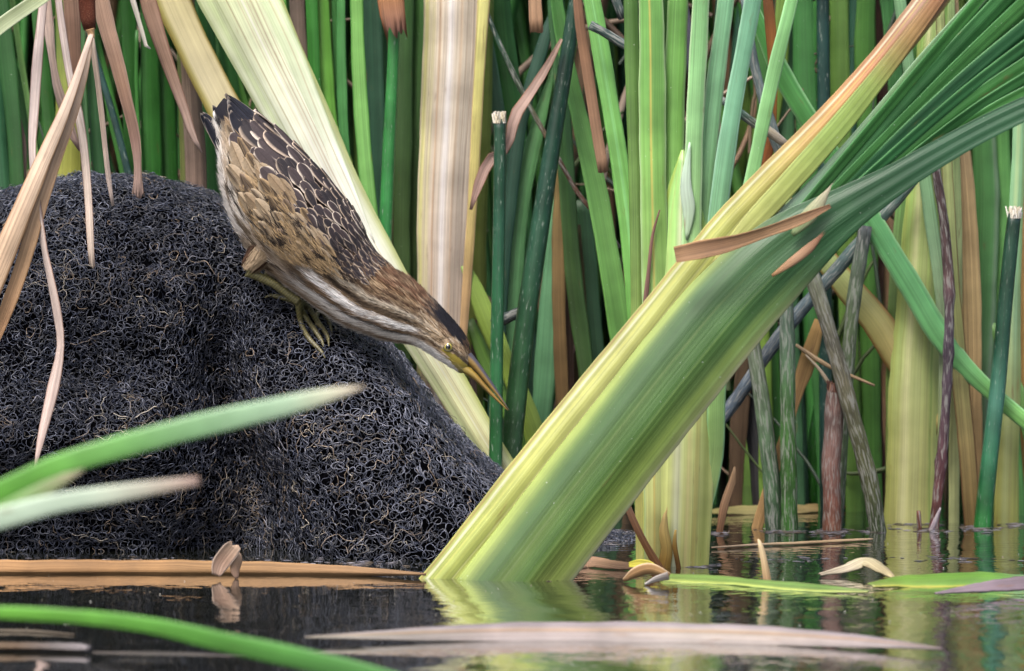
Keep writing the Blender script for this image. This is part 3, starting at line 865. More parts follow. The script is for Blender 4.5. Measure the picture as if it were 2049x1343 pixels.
    c2 = (B_['buff'] * .8 * (1 - st2) + B_['brown'] * st2) * r.uniform(.7, 1.25, m2)[:, None]
    Vh = np.vstack([Vh.reshape(-1, 3), V2.reshape(-1, 3)]); Fh = np.vstack([Fh, F2]); ch = np.vstack([ch, np.repeat(c2, 8, 0)])
    fl = mesh_obj('plumage', Vh.reshape(-1, 3), Fh, M_BIRD, root, ch); fl['kind'] = 'stuff'

    # ---- vaned feathers: a shared mesh per kind, each feather an object
    def feather_mesh(name, cin, cedge, rim, crach, shape=0.62, streak=None):
        nl = 13
        t = np.array([0, .1, .2, .3, .4, .5, .6, .7, .78, .85, .91, .955, 1.0])
        w = 0.5 * np.sin(np.pi * np.clip(t, 0, 1) ** shape) ** 0.55
        w = np.maximum(w, 0.02); w[0] = 0.12
        cross = np.array([-1, -(1 - rim), -0.10, 0, 0.10, 1 - rim, 1])
        V, cl, uv = [], [], []
        def cc(k, ti, v):
            if k in (0, 6) or ti > 0.97: return cedge
            if k == 3: return crach
            c_ = cin
            if streak is not None:
                f = np.exp(-((v) / 0.45) ** 2) * sstep(0.25, 0.6, ti) * (1 - .4 * sstep(.85, 1, ti))
                c_ = cin * (1 - f) + streak * f
            return c_
        for i in range(nl):
            for k, v in enumerate(cross):
                V.append((w[i] * v, t[i], 0.10 * (1 - v * v) * (0.4 + 0.6 * t[i]) - 0.10 * t[i] ** 2 + 0.012 * (k == 3)))
                cl.append(cc(k, t[i], v)); uv.append((v * 0.5, t[i]))
        # crisp rim: duplicate ring of inner colour close to the margin
        I = np.arange(nl * 7).reshape(nl, 7)
        F = np.stack([I[:-1, :-1], I[:-1, 1:], I[1:, 1:], I[1:, :-1]], -1).reshape(-1, 4)
        V = np.array(V); m_ = len(V)
        Vb_ = V.copy(); Vb_[:, 2] -= 0.02
        F = np.vstack([F, F[:, ::-1] + m_])
        o = mesh_obj(name, np.vstack([V, Vb_]), F, M_FEATHER, None, np.vstack([cl, cl]), np.vstack([uv, uv]))
        mesh = o.data; bpy.data.objects.remove(o)
        return mesh
    cb = C('3b3236'); ed = C('cdb59c'); edl = C('ddd2c4')
    me_scap = [feather_mesh('scapular_%d' % k, C(h), C(e), .34, C(h) * .7, 1.45) for k, (h, e) in enumerate([('332d31', 'd0bca8'), ('403739', 'e0d2c2'), ('2b272b', 'b4a290')])]
    me_cov = [feather_mesh('covert_%d' % k, C(h), C(e), .25, C('6b5841'), 1.25, C(q)) for k, (h, e, q) in enumerate([('9c8464', 'a48c6a', '241c17'), ('857260', '8f7d68', '2c2420'), ('9c8b74', 'a5957e', '94826a'), ('8f7c64', '9a886f', '8a765e'), ('a08f78', 'a89880', '3a3028')])]
    me_prim = [feather_mesh('flight_%d' % k, C(h), C(e), .13, C('1d1c22'), .95) for k, (h, e) in enumerate([('22242f', 'b9aca0'), ('2c2e3a', 'c9c0b8')])]
    def place(name, mesh, parent, p, d, nrm, Lf, Wf, lift=0.0, pitch=0.0):
        y = Vector(d).normalized(); z = Vector(nrm).normalized()
        x = y.cross(z).normalized(); z = x.cross(y).normalized()
        y2 = (y + z * pitch).normalized(); z2 = x.cross(y2)
        o = bpy.data.objects.new(name, mesh)
        M = Matrix((x, y2, z2)).transposed().to_4x4()
        M = Matrix.Translation(Vector(p) + z * lift) @ M @ Matrix.Diagonal((Wf, Lf, Lf * 0.6, 1))
        o.matrix_world = M
        o.parent = parent
        COL.objects.link(o)
        return o
    # wing shell over the flank
    nsw, nw = 60, 26
    sw = np.linspace(0.75, 5.75, nsw)
    alo = np.interp(sw, [0.75, 1.2, 2, 3, 4, 5, 5.75], [.50, .62, .74, .80, .80, .74, .52])
    ahi = np.full(nsw, 0.30)
    GV, GC = [], []
    for i in range(nsw):
        a = np.linspace(ahi[i], alo[i], nw); th_ = np.arccos(1 - 2 * a)
        v = np.linspace(0, 1, nw)
        gr = 1 + 0.075 * np.sqrt(np.clip(np.sin(np.pi * np.clip(v * .93 + .05, 0, 1)), 0, 1)) * min(1, (5.75 - sw[i]) * 2.2 + .1) - 0.02 * (v > .97)
        pt = bsurf(np.full(nw, sw[i]), th_, 1.0)
        u_, l_, _ = st(np.array([sw[i]])); c_ = np.array(at(*((u_ + l_) / 2)[0], BY))
        GV.append(c_ + (pt - c_) * gr[:, None])
        nA = vnoise(sw[i] * 2.2 + a * 3, a * 30, 4); nB = vnoise(sw[i] * 4, a * 60, 5)
        cc = C('907c64')[None] * (0.8 + .4 * nB)[:, None]
        f = (sstep(.62, .75, nA) * .8)[:, None]
        GC.append(cc * (1 - f) + C('3a2d25')[None] * f)
    GV = np.array(GV).reshape(-1, 3); GC = np.array(GC).reshape(-1, 3)
    Iw = np.arange(nsw * nw).reshape(nsw, nw)
    Fw = np.stack([Iw[:-1, :-1], Iw[:-1, 1:], Iw[1:, 1:], Iw[1:, :-1]], -1).reshape(-1, 4)
    wing = mesh_obj('wing', GV, Fw, M_BIRD, root, GC)
    r = np.random.RandomState(8)
    def put(mesh, s0, a0, Lpx, Wpx, grow, lift, pitch, yaw=0.0, parent=wing, name='feather'):
        sg = 1.0
        if a0 < 0: a0, sg = -a0, -1.0
        th_ = sg * math.acos(1 - 2 * min(a0, .99))
        p, ds, dt, nn = bframe([s0], [th_], grow)
        d = -ds[0] + dt[0] * yaw
        return place(name, mesh, parent, p[0], d, nn[0], Lpx * px1, Wpx * px1, lift, pitch)
    # long flight feathers and tail first (lowest layer): laid from root to tip
    def put_px(mesh, rp, tp, Wpx, dy, parent, name, roll=0.25):
        a_, b_ = bpix(*rp, dy), bpix(*tp, dy * .6)
        d = b_ - a_
        up = np.array([d[2], 0, -d[0]]); up = unit(up) * (1 if up[2] > 0 else -1)
        nrm = unit(np.array([0, -1.0, 0]) + up * roll)
        place(name, mesh, parent, a_, d, nrm, np.linalg.norm(d), Wpx * px1)
    for (rp, tp, Wp, dy) in [((600, 330), (452, 186), 34, -.006), ((590, 335), (456, 192), 38, -.009), ((575, 335), (457, 199), 42, -.012), ((560, 335), (458, 208), 46, -.0155), ((545, 338), (462, 220), 48, -.019), ((560, 350), (476, 238), 50, -.022)]:
        put_px(me_prim[int(tp[0]) % 2], rp, tp, Wp, dy, wing, 'feather', .35)
    tail = thing('tail', None, None); tail.parent = root
    for (rp, tp, Wp, dy) in [((500, 345), (426, 210), 26, .004), ((485, 345), (401, 226), 26, -.002), ((492, 340), (406, 224), 28, .002), ((480, 350), (408, 233), 26, -.005), ((500, 340), (432, 214), 24, .008)]:
        put_px(me_prim[0], rp, tp, Wp, dy, tail, 'tail_feather', .1)
    # buff wing coverts, rear rows first so that the front rows lie on top
    for ri, s0 in enumerate(np.linspace(1.7, 5.55, 12)):
        Lp = np.interp(s0, [1.9, 3.5, 5.5], [92, 66, 38]); nrow = int(np.interp(s0, [1.9, 3.2, 4.8, 5.5], [4, 6, 7, 5]))
        lo = np.interp(s0, [1.9, 3, 4.6, 5.5], [.66, .74, .72, .55])
        for k in range(nrow):
            a0 = np.interp(k + r.uniform(-.2, .2) + .5 * (ri % 2), [0, nrow], [.36, lo])
            put(me_cov[r.randint(5)], s0 + r.uniform(-.12, .12), a0, Lp * r.uniform(.85, 1.15), Lp * r.uniform(.30, .40), 1.075, .0006, r.uniform(.0, .10), r.uniform(-.18, .18))
    # dark scapulars with pale fringes
    s0 = 2.35
    row = 0
    while s0 < 6.75:
        Lp = np.interp(s0, [2.3, 3.2, 4.5, 6.7], [92, 60, 38, 23]) 
        nrow = int(np.interp(s0, [2.3, 3.5, 5, 6.7], [5, 7, 9, 11]))
        hi = np.interp(s0, [2.3, 4, 5.4, 6.7], [.36, .40, .42, .34])
        amin = -0.05
        for k in range(nrow + 2):
            f = (k + 0.5 * (row % 2)) / (nrow + 1)
            tht = np.interp(f, [0, 1], [-0.45, math.acos(1 - 2 * hi)])
            a0 = (1 - math.cos(tht)) / 2 * (1 if tht > 0 else -1)
            put(me_scap[r.randint(3)], s0 + r.uniform(-.06, .06), a0, Lp * r.uniform(.75, 1.25), Lp * r.uniform(.44, .62), 1.06 - .03 * (s0 > 5.5), .0009, r.uniform(.01, .09), r.uniform(-.22, .22))
        s0 += np.interp(s0, [2.3, 4, 6.7], [.42, .28, .20]); row += 1

    # loose barbs that soften the wing
    mw = 3800
    sW = r.uniform(1.3, 6.6, mw); aW = r.uniform(.05, .80, mw)
    okw = (aW < np.interp(sW, [1.2, 2, 3, 4, 5, 6.6], [.62, .74, .80, .80, .74, .42])); sW, aW = sW[okw], aW[okw]; mw = len(sW)
    cov = aW > np.interp(sW, [1.3, 2.3, 4, 5.4, 6.6], [.30, .37, .41, .43, .40])
    keep = cov | (r.rand(mw) < .08); sW, aW, cov = sW[keep], aW[keep], cov[keep]; mw = len(sW)
    pW, dsW, dtW, nW = bframe(sW, np.arccos(1 - 2 * aW), 1.085)
    pW = pW + nW * r.uniform(.0008, .0030, mw)[:, None]
    dW = unit(-dsW + dtW * r.randn(mw)[:, None] * .22 + nW * r.uniform(-.08, .10, mw)[:, None])
    LW = r.uniform(.005, .012, mw)[:, None]; wW = unit(np.cross(dW, nW)) * r.uniform(.00018, .0004, mw)[:, None]
    q0 = pW; q1 = pW + dW * LW * .55 + nW * .0005; q2 = pW + dW * LW
    VW = np.stack([q0 - wW, q0 + wW, q1 - wW * .9, q1 + wW * .9, q2 - wW * .15, q2 + wW * .15, q0 - nW * .0004, q1 - nW * .0003], 1)
    oW = np.arange(mw)[:, None] * 8
    FW = np.vstack([oW + np.array([[0, 1, 3, 2]]), oW + np.array([[2, 3, 5, 4]]), oW + np.array([[1, 6, 7, 3]]), oW + np.array([[6, 0, 2, 7]])])
    dk = sstep(.60, .72, vnoise(sW * 2.6 + aW * 4, aW * 22, 14))[:, None]
    cW = np.where(cov[:, None], C('9e8665') * (1 - dk) + C('2c2420') * dk, C('4a4040')) * r.uniform(.75, 1.3, mw)[:, None]
    cwo = mesh_obj('barbs', VW.reshape(-1, 3), FW, M_BIRD, wing, np.repeat(cW, 8, 0)); cwo['kind'] = 'stuff'

    # ---- bill: two mandibles
    bill = thing('bill', None, None); bill.parent = root
    def mandible(name, topl, botl, depth, colf):
        n_ = 40
        Tp = spath([[*at(x, y, BY)] for x, y in topl], n_); Bt = spath([[*at(x, y, BY)] for x, y in botl], n_)
        na_ = 24
        th_ = np.linspace(0, 2 * np.pi, na_, endpoint=False)
        c = (Tp + Bt) / 2; up = (Tp - Bt) / 2
        rdp = np.linspace(1, 0, n_) ** 0.8 * depth + 0.0004
        V = c[:, None, :] + up[:, None, :] * np.cos(th_)[None, :, None] + np.array([0, -1.0, 0])[None, None, :] * (rdp[:, None] * np.sin(th_)[None, :])[..., None]
        I = np.arange(n_ * na_).reshape(n_, na_); J = np.roll(I, -1, 1)
        F = [tuple(f) for f in np.stack([I[:-1], J[:-1], J[1:], I[1:]], -1).reshape(-1, 4).tolist()]
        F += [tuple(int(x) for x in I[0][::-1]), tuple(int(x) for x in I[-1])]
        cl = colf(np.linspace(0, 1, n_)[:, None], ((1 - np.cos(th_)) / 2)[None, :])
        mesh_obj(name, V.reshape(-1, 3), F, M_BILL, bill, cl.reshape(-1, 3))
    def cu(t, a):
        n_ = vnoise(t * 5 + a * 0, a * 9 + t * 0, 3)
        top = C('55525e'); dk = C('3a373f'); og = C('94783f')
        f = (sstep(.25, .50, a + .15 * (n_ - .5) - .05 * t) * (1 - .75 * sstep(.90, .98, a)))[..., None]
        g = (top * .7 + dk * .3)[None, None]
        k = sstep(.8, 1.0, t + 0 * a)[..., None] * .5
        return (g * (1 - f) + og * f) * (1 - k) + dk * k
    def cl_(t, a):
        n_ = vnoise(t * 6 + 0 * a, a * 7 + t * 0, 6)
        og = C('95783e'); ye = C('a08c3c'); dk = C('6a5636')
        k = sstep(.0, .5, t + 0 * a)[..., None]
        f = (sstep(.55, .8, n_) * .4)[..., None]
        return (ye * (1 - k) + og * k) * (1 - f) + dk * f
    mandible('upper_mandible', [(926, 690), (945, 708), (985, 764), (1019, 820)], [(912, 716), (942, 734), (984, 781), (1019, 822)], 0.0062, cu)
    mandible('lower_mandible', [(913, 717), (942, 735), (983, 782), (1016, 820)], [(918, 742), (945, 758), (985, 795), (1016, 822)], 0.0056, cl_)
    # ---- eye
    ep, eds, edt, en = bframe([sa(897, 692)[0]], [math.acos(1 - 2 * sa(897, 692)[1])])
    e0 = bpix(897, 692); e0[1] = ep[0][1] + 0.0014
    def ball(name, cpos, rr, mat, parent, colr, sq=1.0):
        nu, nv = 20, 14
        th_ = np.linspace(0, 2 * np.pi, nu, endpoint=False); phv = np.linspace(0, np.pi, nv)
        V = np.stack([np.outer(np.sin(phv), np.cos(th_)), -np.outer(np.cos(phv), np.ones(nu)) * sq, np.outer(np.sin(phv), np.sin(th_))], -1) * rr + cpos
        I = np.arange(nu * nv).reshape(nv, nu); J = np.roll(I, -1, 1)
        F = np.stack([I[:-1], J[:-1], J[1:], I[1:]], -1).reshape(-1, 4)[:, ::-1]
        return mesh_obj(name, V.reshape(-1, 3), F, mat, parent, np.tile(colr, (nu * nv, 1)))
    eye = ball('eye', e0, 0.0038, M_EYE, root, C('b5aa4a'), .75)
    ball('pupil', e0 + np.array([0, -0.0018, 0]), 0.0024, M_EYE, eye, C('08080a'), .62)
    tt = np.linspace(0, 2 * np.pi, 29)
    ring = np.stack([e0[0] + 0.0041 * np.cos(tt), np.full(29, e0[1] - 0.0010), e0[2] + 0.0039 * np.sin(tt)], 1)
    V, F, I, J, c0, c1 = tube_data(ring, np.full(29, 0.00065), 8)
    mesh_obj('eyelid', V, F, M_BILL, eye, np.tile(C('57502c'), (len(V), 1)))
    return root
bird()
# ------------------------------------------------------------------ plants
G_HANG, G_PLANT, G_RUSH, G_MOSS, G_FLOAT = ('withered leaves hanging over the root mat', 'cattail plants of the reed bed', 'round green rush stems',
                                            'old rotting stems standing in the water', 'dead plant litter floating on the water')
def one(name, label, cat, group, fn, pts, w, Y, cols, mat, **k):
    return tag(fn(name, pts, w, Y, cols, mat, None, **k), label, cat, group)
def plant(label, leaves, name='cattail_plant', cat='cattail', group=G_PLANT):
    root = thing(name, label, cat, group)
    P0 = leaves[0][0][0]
    for lf in leaves:
        pts, w, Y, cols = lf[:4]
        k = dict(lf[4]) if len(lf) > 4 else {}
        nm = k.pop('name', 'leaf'); mt = k.pop('mat', M_GREEN); f = k.pop('fn', strip)
        if f is strip: k.setdefault('e0', 'w')
        k.setdefault('e0', 'w')
        k.setdefault('e1', 0.9)
        f(nm, pts, w, Y, cols, mt, root, **k)
    return root

# ---- withered leaves at the upper left
one('dead_leaf', 'long pale withered leaf drooping down across the whole left side of the mound', 'dead leaf', G_HANG, strip,
    [(92, -40), (78, 90), (68, 215), (64, 300), (72, 390), (88, 490), (112, 610), (121, 690), (106, 775), (84, 868), (70, 936)], [16, 20, 22, 20, 24, 28, 26, 18, 24, 18, 5], .13,
    ['d6c0b8', 'dfcac0', 'd8c0b4', 'c9aea4'], M_DEAD, e0=.25, twist=[.1, .3, -.2, .2, .5, 1.0, .3, .2], c=.3, edge='8d6f62', wob=.05)
one('dead_leaf', 'crumpled brownish withered leaf twisting down beside the brown seed spike', 'dead leaf', G_HANG, strip,
    [(92, -40), (97, 50), (104, 120), (116, 185), (132, 225), (140, 258), (160, 302)], [18, 24, 20, 20, 28, 22, 5], .155, ['b89c8e', 'c4aa9c', 'b49a8c', '9c8078'], M_DEAD, e0=.25, twist=[.2, -.4, .5, -.3, .6, 0], c=.35, wob=.09)
one('dead_leaf', 'pale pinkish straight withered leaf hanging to a blunt end halfway down the mound', 'dead leaf', G_HANG, strip,
    [(112, -40), (128, 80), (141, 160), (157, 230), (168, 300), (177, 400), (181, 480), (184, 531)], [14, 16, 16, 18, 17, 17, 15, 12], .14, ['dfc8c2', 'e2cdc2', 'dfc8b8', 'cfb8a6'], M_DEAD, e0=.25, c=.3, twist=[.2, -.2, .3], edge='9a7a6c', ragged=.006)
one('dead_leaf', 'broad tan withered leaf behind the pale strips left of the seed spike', 'dead leaf', G_HANG, strip,
    [(140, -40), (146, 60), (148, 150), (141, 215)], [32, 30, 24, 12], .19, ['ad8872', '9c7660', '8f6a55'], M_DEAD, e0=.25, c=.3)
sp_root = thing('cattail_spike', 'brown cattail seed spike at the top left on its bent straw stalk', 'cattail spike')
tube('spike', [(171, -60), (174, 0), (177, 40), (180, 60)], [33, 33, 31, 24], .12, ['5c3226', '6b3a2a', '5a2f22'], M_SPIKE, sp_root, e0=.05, lump=.10, nseg=22)
tube('collar', [(180, 58), (182, 66), (184, 76)], [20, 15, 12], .118, ['b08a62', 'c9a87c'], M_DEAD, sp_root)
strip('stalk', [(182, 68), (158, 140), (128, 220), (84, 320), (38, 430), (-10, 545), (-60, 660)], [11, 17, 25, 34, 44, 50, 52], .115, ['d9c0b0', 'd8bda6', 'd4b496', 'cfaa88'], M_DEAD, sp_root, c=.1, fold=.35, twist=.25, edge='a57e58', wob=.02)
strip('bract', [(183, 70), (172, 140), (150, 220), (110, 330), (72, 440), (38, 550), (5, 640), (-30, 720)], [8, 12, 17, 22, 28, 30, 28, 22], .125, ['d0b4a0', 'd0ae90', 'c09a76', 'a87c58'], M_DEAD, sp_root, c=-.25, twist=-.3, edge='b68e66')
one('dead_reed', 'thin tan dead stem running down from the seed spike to the mound top', 'dead stem', G_HANG, strip,
    [(182, 72), (192, 140), (203, 225), (211, 300), (218, 360), (226, 412)], [11, 11, 12, 11, 10, 6], .24, ['ccb4a0', 'c6ac98', 'd4bcb0'], M_DEAD, c=.5, wob=.05)
one('dead_leaf', 'wide brown withered leaf coming down onto the crest of the mound', 'dead leaf', G_HANG, strip,
    [(192, -40), (212, 50), (232, 120), (250, 190), (268, 262), (275, 315), (276, 352), (277, 388)], [36, 36, 32, 28, 24, 18, 16, 26], .31, ['a5846f', 'a98772', '9a7762', '957466', 'b8998c'], M_DEAD, e0=.25, c=.35, twist=[.3, 0, .4, .2], ragged=.008, edge='b39682')
one('dead_leaf', 'small curled whitish strip of leaf hanging at the top between two brown leaves', 'dead leaf', G_HANG, strip,
    [(256, -30), (268, 8), (277, 40), (286, 70), (296, 103), (301, 107), (301, 98)], [10, 12, 10, 9, 7, 5, 3], .33, ['d9cfc2', 'cfc4b4', 'd9cfc2'], M_DEAD, e0=.2, c=.4, twist=[.5, 0, .5])
one('dead_leaf', 'brown pointed withered leaf hanging left of the bird\'s tail', 'dead leaf', G_HANG, strip,
    [(286, -40), (306, 35), (328, 105), (352, 175), (372, 230), (386, 272), (404, 305)], [32, 34, 30, 25, 20, 15, 4], .38, ['a07c66', 'a6836e', 'a07e6a', 'b49484', 'c4a89a'], M_DEAD, e0=.25, c=.4, twist=[.3, .1, .4], edge='7c5845')

# ---- leaning pale stalks behind the bird
plant('speckled cream leaf sheath leaning behind the bird\'s tail at upper left', [
    ([(620, 560), (520, 350), (432, 185), (345, 0), (330, -40)], [60, 64, 68, 70, 70], .47, ['b3a06a', 'cdbf94', 'd4c9a0', 'cfc48f'], dict(mat=M_PALE, c=-.25, edge='8a7a2e', across=[(-.75, .12, '8f8428', .8), (.92, .1, '9b7a58', .8)], twist=.1))])
plant('thick whitish green stalk leaning diagonally behind the bird down to the water', [
    ([(1035, 985), (985, 908), (920, 800), (862, 705), (770, 555), (672, 385), (600, 240), (535, 110), (482, 0), (462, -40)], [58, 60, 66, 74, 88, 108, 126, 142, 156, 160], .46,
     ['d8dca0', 'e2e6b4', 'eef0d8', 'f2f4e2', 'eaf0d2', 'dce6b4'], dict(mat=M_PALE, name='sheath', c=.42, across=[(.98, .28, 'a4ae54', .8), (.35, .012, 'b08c70', .7), (.22, .02, 'a8846c', .75), (.12, .015, 'c4a494', .7), (.02, .02, 'f6eeea', .8), (-.08, .015, 'b89880', .6), (-.33, .014, '9c7c54', .8), (-.55, .012, 'a8b478', .7), (-.7, .10, 'cce0a0', .55), (-.97, .05, 'a8b878', .7)], K=81, wob=.008)),
    ([(752, 492), (684, 352), (630, 230), (576, 100), (528, 0), (508, -40)], [2, 34, 46, 54, 60, 60], .452, ['f0f2e6', 'ecf2dc', 'e2eec8', 'd8e8b8'], dict(mat=M_PALE, c=.3, e0=0, edge='b9c886', wob=.01, across=[(.3, .05, 'b9906a', .5)], K=21)),
    ], )

# ---- the leaning cattail in front
def big_cattail():
    root = thing('cattail_plant', 'large leaning cattail in front whose green leaves fan out to the upper right', 'cattail', G_PLANT)
    Yb = ywat(1160)
    # outer leaf along the upper left side, yellow green turning orange and brown
    strip('leaf', [(897, 1158), (1010, 1020), (1140, 855), (1270, 695), (1385, 548), (1470, 446), (1560, 352), (1660, 250), (1770, 120), (1872, -10), (1930, -90)], [92, 98, 94, 90, 82, 80, 80, 74, 62, 62, 50], Yb + .012,
          ['a8b45c', 'b0ba62', 'b8be68', 'b6ba6e', 'b8bc70', 'b8be6c', 'b4ba64', 'b8ae62', 'c0985c', 'bc8458', 'a48068', '947460'], M_PALE, root, c=.22, twist=.12, e0='w', e1=.35, wob=.012, K=41,
          across=[(.95, .10, '93a048', .6), (.84, .04, 'c09a60', .5), (.62, .03, '94a04a', .6), (.45, .02, 'dcdca0', .5), (.3, .03, '9ca852', .5), (.1, .02, 'd8d89a', .5), (-.2, .03, 'a8ac50', .4), (-.74, .05, 'eaeac8', .9), (-.93, .05, '86622c', .8), (-.5, .03, 'd0cc6c', .5)])
    # main sheath, drawn out into the lowest leaf of the fan
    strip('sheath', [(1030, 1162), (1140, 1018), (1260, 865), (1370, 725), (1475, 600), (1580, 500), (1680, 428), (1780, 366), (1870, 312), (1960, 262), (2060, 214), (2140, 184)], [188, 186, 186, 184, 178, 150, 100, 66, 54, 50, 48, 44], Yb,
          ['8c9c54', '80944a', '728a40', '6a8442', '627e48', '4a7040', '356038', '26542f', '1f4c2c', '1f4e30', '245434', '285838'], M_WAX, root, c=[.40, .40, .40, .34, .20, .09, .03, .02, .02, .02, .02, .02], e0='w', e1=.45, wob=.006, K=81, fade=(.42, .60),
          across=[(.98, .06, 'dcdeb0', .9), (.86, .09, 'a8b874', .6), (.66, .10, '92aa54', .5), (.08, .36, '35601e', .86), (-.5, .34, '2c5524', .88), (-.22, .02, '8ca470', .5), (.22, .02, '7d9a58', .4), (-.96, .12, 'a4b85c', .8), (-.6, .02, '35592a', .4)])  # dark middle, pale margins: leaf colour with painted-in shading and gloss
    # green flank of the yellow leaf, then the thin blue-green leaf beside it
    strip('leaf', [(1420, 540), (1500, 452), (1585, 360), (1680, 252), (1770, 140), (1850, 36), (1890, -20)], [10, 40, 46, 44, 36, 28, 24], Yb + .004, ['b0b46c', 'acb864', '9cb058', '86a64e', '8aa850', 'a88c54', 'a07050'], M_GREEN, root, c=.1, twist=.1, e1=.2, wob=.01, K=13)
    lf = [([(1280, 800), (1455, 580), (1560, 455), (1640, 366), (1740, 252), (1850, 120), (1965, -8)], [24, 50, 46, 34, 30, 28, 26], Yb + .008, ['8fb08a', '8fb08e', '7aa48a', '62945f', '3f7a3c'])]
    tops = [(1990, -20), (2034, -24), (2074, -4), (2085, 36), (2092, 74), (2098, 108), (2104, 138), (2110, 164)]
    for i, tp in enumerate(tops):
        f = i / (len(tops) - 1)
        e_ = np.array([1622 + 72 * f, 412 + 40 * f]); b_ = np.array([1480 + 45 * f, 585 + 24 * f]); t_ = np.array(tp, float)
        d_ = t_ - e_
        sag = np.array([d_[1], -d_[0]]) / np.linalg.norm(d_)
        k1 = e_ + d_ * .33 - sag * (-14 * f); k2 = e_ + d_ * .68 - sag * (-16 * f)
        g1 = ['2f7030', '266230', '3a7e3a', '215a36', '2e7040'][i % 5]; g2 = ['3a8238', '2f7236', '458c42', '28683c', '387e46'][i % 5]
        lf.append(([(1284 + i, 802 + 2 * i), tuple(b_), tuple(e_), tuple(k1), tuple(k2), tuple(t_)], [24, 48, 42, 44, 48, [50, 46, 52, 44][i % 4]], Yb + .010 + .0016 * i, ['6f9a52', '5f9050', '47804a', g1, g1, g2]))
    for i, (p, w, y, c_) in enumerate(lf):
        strip('leaf', p, w, y, c_, M_GREEN, root, c=.06, fold=.12, twist=[.45, .62, .38, .55][i % 4] if i else .15, e1=.45, wob=.006, edge='4f8c50' if i else 'a9c8a6', K=17)
    # torn membrane at the mouth of the sheath
    strip('membrane', [(1585, 470), (1612, 440), (1636, 412), (1662, 374)], [10, 30, 26, 3], Yb - .014, ['7f9264', '9a9c78', 'b0a48c'], M_DEAD, root, c=.3, ragged=.01)
    strip('membrane', [(1545, 552), (1590, 520), (1622, 494), (1645, 470)], [6, 18, 18, 5], Yb - .028, ['8f6a48', 'a98468', '8a5f48'], M_DEAD, root, c=.3, ragged=.006)
big_cattail()
one('dead_leaf', 'brown curled ribbon of dead leaf lying across the leaning cattail', 'dead leaf', None, strip,
    [(1350, 510), (1400, 500), (1462, 487), (1540, 462), (1600, 440), (1662, 412)], [34, 36, 30, 22, 24, 8], ywat(1160) - .036, ['8a6a4e', '86644a', '7c5e42', '927052', '70503a'], M_DEAD, c=-.3, twist=[-.2, .2, -.1], edge='b08a64', wob=.04)

